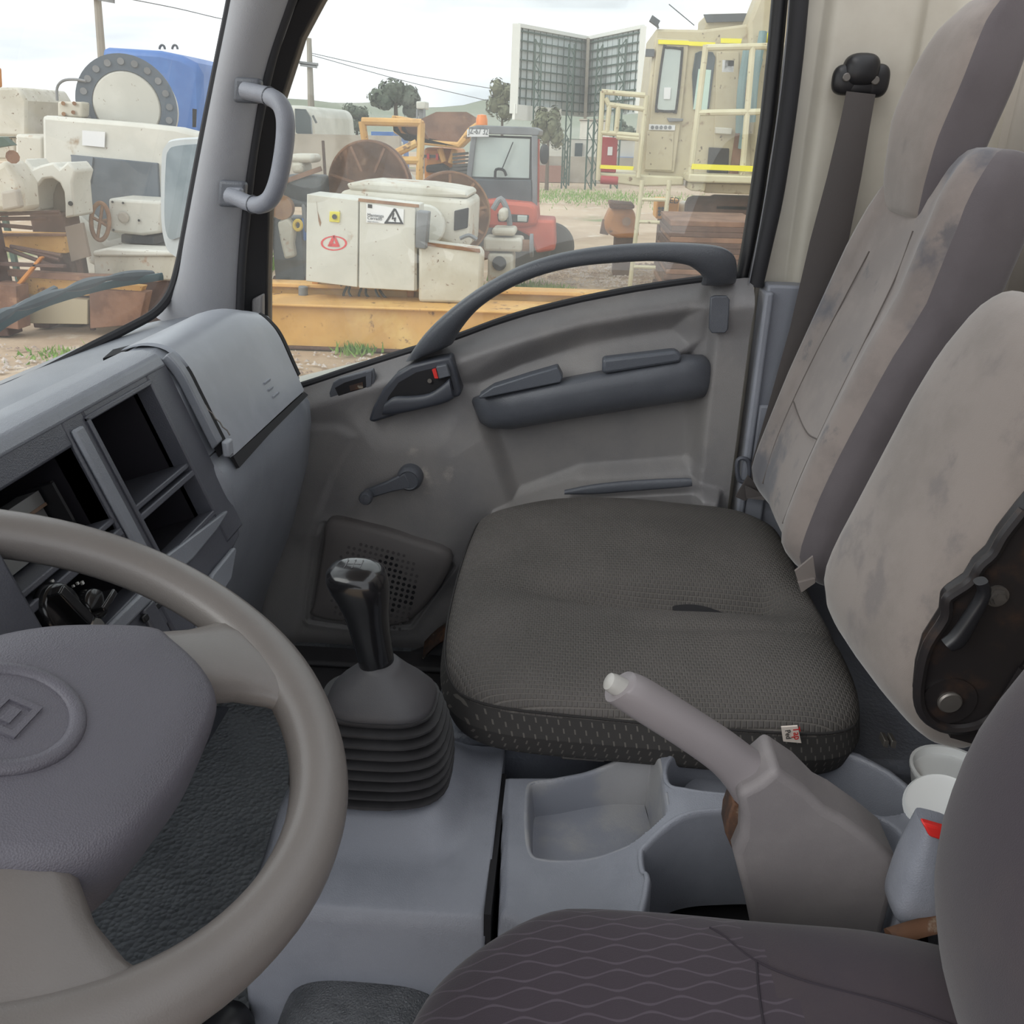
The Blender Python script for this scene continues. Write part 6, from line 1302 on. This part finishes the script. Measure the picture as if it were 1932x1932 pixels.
# blue tank
bt = TB('blue_tank', 'blue sheet-metal tank rising behind the white drum', 'tank', 290, 240, 11)
part(bt, 'tank_side', mblue, lambda b: poly(b, [(190, 88), (300, 95), (340, 104), (368, 118), (380, 140), (388, 420), (210, 420)], 11, 1.2), .08); part(bt, 'tank_base', mblue, lambda b: b.box(U(220, 400, 11.2).x, U(370, 400, 11.2).x, 11.1*KY, 12*KY, 0, 1.4))
for u in (306, 330): part(bt, 'lifting_eye', mdgr, lambda b: b.tube([U(u+5*cos(a), 93+8*sin(a), 11.3) for a in [pi+pi*k/10 for k in range(11)]], .015, 6), 0)
# left neighbours
lw = TB('white_block', 'white chamfered block behind the cast arm, beside the white machine', 'machine', 20, 300, 9); part(lw, 'block_body', mw, lambda b: poly(b, [(-60, 166), (34, 164), (50, 190), (50, 258), (-60, 255)], 9, 1), .03); part(lw, 'orange_top', mor2, lambda b: poly(b, [(-24, 130), (-4, 127), (-2, 165), (-24, 165)], 9.2, .08), .02); part(lw, 'block_lower', mw, lambda b: poly(b, [(-60, 258), (28, 260), (28, 300), (-60, 300)], 9.1, .8), .02)
yk_ = TB('bearing_yoke', 'white cast yoke with an arched cutout before the machine', 'yoke', 95, 420, 7.6)
yout = [(38, 340), (47, 298), (62, 318), (75, 312), (100, 306), (112, 318), (128, 304), (142, 322), (136, 345), (142, 408), (122, 412)]
yin = [(122, 385), (120, 362), (112, 345), (98, 336), (82, 338), (70, 352), (64, 372), (64, 400)]
part(yk_, 'yoke_casting', mw2, lambda b: poly(b, yout+yin+[(48, 400)], 7.2, .35), .02); part(yk_, 'yoke_back', mconc, lambda b: poly(b, [(60, 335), (125, 340), (125, 415), (60, 405)], 7.5, .05), .01)
for u, v in ((50, 376), (133, 384)): part(yk_, 'yoke_hole', mgap, lambda b: b.cyl(U(u, v, 7.2), U(u, v, 7.18), .022, 10), 0)
part(yk_, 'yoke_foot', mrust2, lambda b: b.box(U(60, 400, 7.3).x, U(125, 400, 7.3).x, 7.25*KY, 7.5*KY, 0, U(100, 402, 7.3).z), .02)
lk_ = TB('cast_arm', 'white cast arm with rusty bolt beside the yoke', 'casting', 25, 420, 7.4)
part(lk_, 'arm_body', mw, lambda b: poly(b, [(-40, 330), (10, 300), (38, 345), (44, 400), (-40, 400)], 6.7, .3), .05); part(lk_, 'grey_cover', mconc, lambda b: poly(b, [(0, 362), (30, 358), (38, 392), (4, 398)], 6.64, .08), .02); part(lk_, 'rusty_bolt', mrust, lambda b: b.cyl(U(24, 296, 6.7), U(24, 296, 6.6), .055, 10), 0); part(lk_, 'arm_foot', mrust2, lambda b: b.box(U(-60, 400, 6.8).x, U(-25, 400, 6.8).x, 6.75*KY, 6.95*KY, 0, U(0, 398, 6.8).z))
gn = TB('green_canopy', 'small green canopy edge left of the yoke', 'canopy', 0, 400, 8); part(gn, 'canopy_sheet', mgreen, lambda b: poly(b, [(-30, 262), (4, 258), (22, 274), (-30, 282)], 8, .1), 0); part(gn, 'canopy_post', mgreen, lambda b: b.bar((U(-20, 280, 8).x, 8.05*KY, 0), U(-20, 280, 8.05), .05), 0)
ob = TB('orange_skid', 'rust-stained orange frame of beams before the machine', 'frame', 60, 620, 7.1)
for nm, mt_, q, Y, d in (('upper_beam', mor, [(-60, 436), (122, 441), (125, 478), (-60, 474)], 7.1, .1), ('beam_lip', mrust, [(-60, 440), (125, 441), (125, 446), (-60, 446)], 7.05, .05), ('long_rail', mrust, [(-60, 505), (150, 518), (300, 522), (300, 532), (140, 530), (-60, 516)], 6.9, .1), ('lower_beam', mrust, [(-60, 528), (30, 540), (35, 622), (-60, 610)], 6.7, .2), ('deck_plate', mor, [(30, 520), (270, 540), (262, 560), (40, 556)], 7.0, .1), ('pale_panel', M('pale_tan_panel', (170, 158, 132), .7), [(38, 556), (165, 566), (165, 612), (40, 610)], 6.95, .1), ('rust_panel', mrust, [(168, 545), (275, 552), (262, 612), (170, 620)], 6.95, .15), ('cross_bar', mrust2, [(-60, 492), (120, 500), (120, 506), (-60, 500)], 6.8, .05), ('brace', mor2, [(28, 538), (74, 484), (80, 486), (34, 542)], 6.8, .05)):
    part(ob, nm, mt_, lambda b: poly(b, q, Y, d), .006)
part(ob, 'frame_leg', mrust2, lambda b: b.box(U(60, 600, 7.1).x, U(90, 600, 7.1).x, 7.1*KY, 7.25*KY, 0, .3)); part(ob, 'frame_leg', mrust2, lambda b: b.box(U(230, 600, 7.1).x, U(250, 600, 7.1).x, 7.1*KY, 7.25*KY, 0, .3)); part(ob, 'frame_leg', mrust2, lambda b: b.box(U(-40, 600, 6.8).x, U(0, 600, 6.8).x, 6.75*KY, 6.9*KY, 0, .3))
bp2 = TB('brown_plate', 'flat brown steel plate standing beside the orange beam', 'plate', 145, 490, 7.); part(bp2, 'plate_sheet', M('brown_plate', (122, 108, 96), .7), lambda b: poly(b, [(122, 428), (155, 420), (169, 484), (134, 494)], 7.0, .04), .004); part(bp2, 'plate_stay', mrust2, lambda b: b.bar((U(145, 480, 7.05).x, 7.1*KY, 0), U(145, 480, 7.05), .04), 0)
for k_, (u1, v1, u2, v2, lb) in enumerate(((0, 408, 112, 400, 'upper long brown rod below the white yoke'), (0, 416, 90, 412, 'second long brown rod below the white yoke'), (50, 468, 116, 482, 'loose short rod, uppermost of the bundle on the orange skid'), (60, 470, 112, 490, 'loose short rod in the middle of the bundle on the orange skid'), (40, 472, 100, 502, 'loose short rod, lowest of the bundle on the orange skid'), (0, 425, 60, 430, 'short brown rod just above the upper orange beam'))):
    p = TB('steel_rod', lb, 'rod', u1, v1, 6.95, 'loose rods on the orange frame'); part(p, 'rod_shaft', mrust2, lambda b: b.cyl(U(u1-30, v1-3, 6.9), U(u2, v2, 6.9), .02, 6), 0)
lb_ = TB('white_chest', 'low white steel chest below the control box', 'chest', 240, 520, 7.3)
part(lb_, 'chest_body', mw, lambda b: poly(b, [(175, 482), (330, 482), (330, 530), (178, 528)], 7.3, .3), .02); part(lb_, 'chest_lid', mw2, lambda b: poly(b, [(174, 474), (200, 468), (330, 474), (330, 484), (174, 484)], 7.27, .36), .02); part(lb_, 'chest_foot', mrust2, lambda b: b.box(U(190, 520, 7.4).x, U(320, 520, 7.4).x, 7.35*KY, 7.6*KY, 0, .5))

U = U_near
# ---- door mirror and wiper of the truck itself
mr_ = thing('door_mirror', 'white-rimmed truck door mirror seen through the windscreen', 'mirror', U(345, 420, 1.75))
mo = [(305, 300), (312, 276), (325, 266), (372, 262), (430, 262), (430, 486), (345, 486), (325, 480), (312, 462), (304, 410)]
c_ = U(365, 375, 1.78)
P_ = smooth_path([U(u, v, 1.78) for u, v in mo], 4, True)
part(mr_, 'mirror_shell', M('mirror_shell', (196, 200, 200), .5), lambda b: b.loft([[c_+(p-c_)*k_+V((0, d, 0)) for p in P_] for k_, d in ((1.0, .0), (1.03, .01), (1.0, .04), (.85, .07), (.3, .08))]), 0, ang=60)
mmir = M('mirror_glass', (150, 160, 164), .25, (112, 124, 130), 5, metal=.7)
P2_ = smooth_path([U(u, v, 1.775) for u, v in [(313, 305), (318, 284), (330, 276), (372, 272), (425, 272), (425, 430), (345, 446), (324, 452), (314, 440), (310, 400)]], 4, True)
part(mr_, 'mirror_face', mmir, lambda b: b.prism(P2_, (0, .006, 0)), 0)
part(mr_, 'mirror_arm', m_black, lambda b: b.tube(smooth_path([U(400, 480, 1.80), U(405, 560, 1.74), U(425, 620, 1.69), V((-.66, 1.64, 1.36))], 4), .012, 8), 0)
wi = thing('windscreen_wiper', 'grey windscreen wiper resting low on the glass', 'wiper', U(60, 620, 1.2))
wp = [(-60, 660), (0, 634), (40, 606), (100, 576), (160, 556), (230, 538), (328, 522)]; wy = [1.12, 1.18, 1.24, 1.31, 1.37, 1.43, 1.50]
wq = smooth_path([U(u, v, y)+V((-.02, 0, 0)) for (u, v), y in zip(wp, wy)], 6)
mwip = M('wiper_grey', (74, 84, 90), .5)
part(wi, 'blade_rubber', M('wiper_teal', (70, 92, 96), .6), lambda b: b.tube(wq, .0035, 6, flat=2), 0)
wq2 = smooth_path([U(u, v, y)+V((-.03, 0, 0)) for (u, v), y in zip([(10, 618), (45, 594), (85, 577), (150, 552), (200, 536), (250, 524), (320, 519)], wy)], 6)
part(wi, 'blade_frame', mwip, lambda b: b.tube(wq2, [.003+.006*abs(sin(i*.33)) for i in range(len(wq2))], 8), 0)
part(wi, 'wiper_arm', mwip, lambda b: b.tube([U(-60, 668, 1.1)+V((-.04, 0, 0)), U(60, 598, 1.24)+V((-.045, 0, 0)), U(150, 548, 1.36)+V((-.04, 0, 0))], .007, 8), 0)
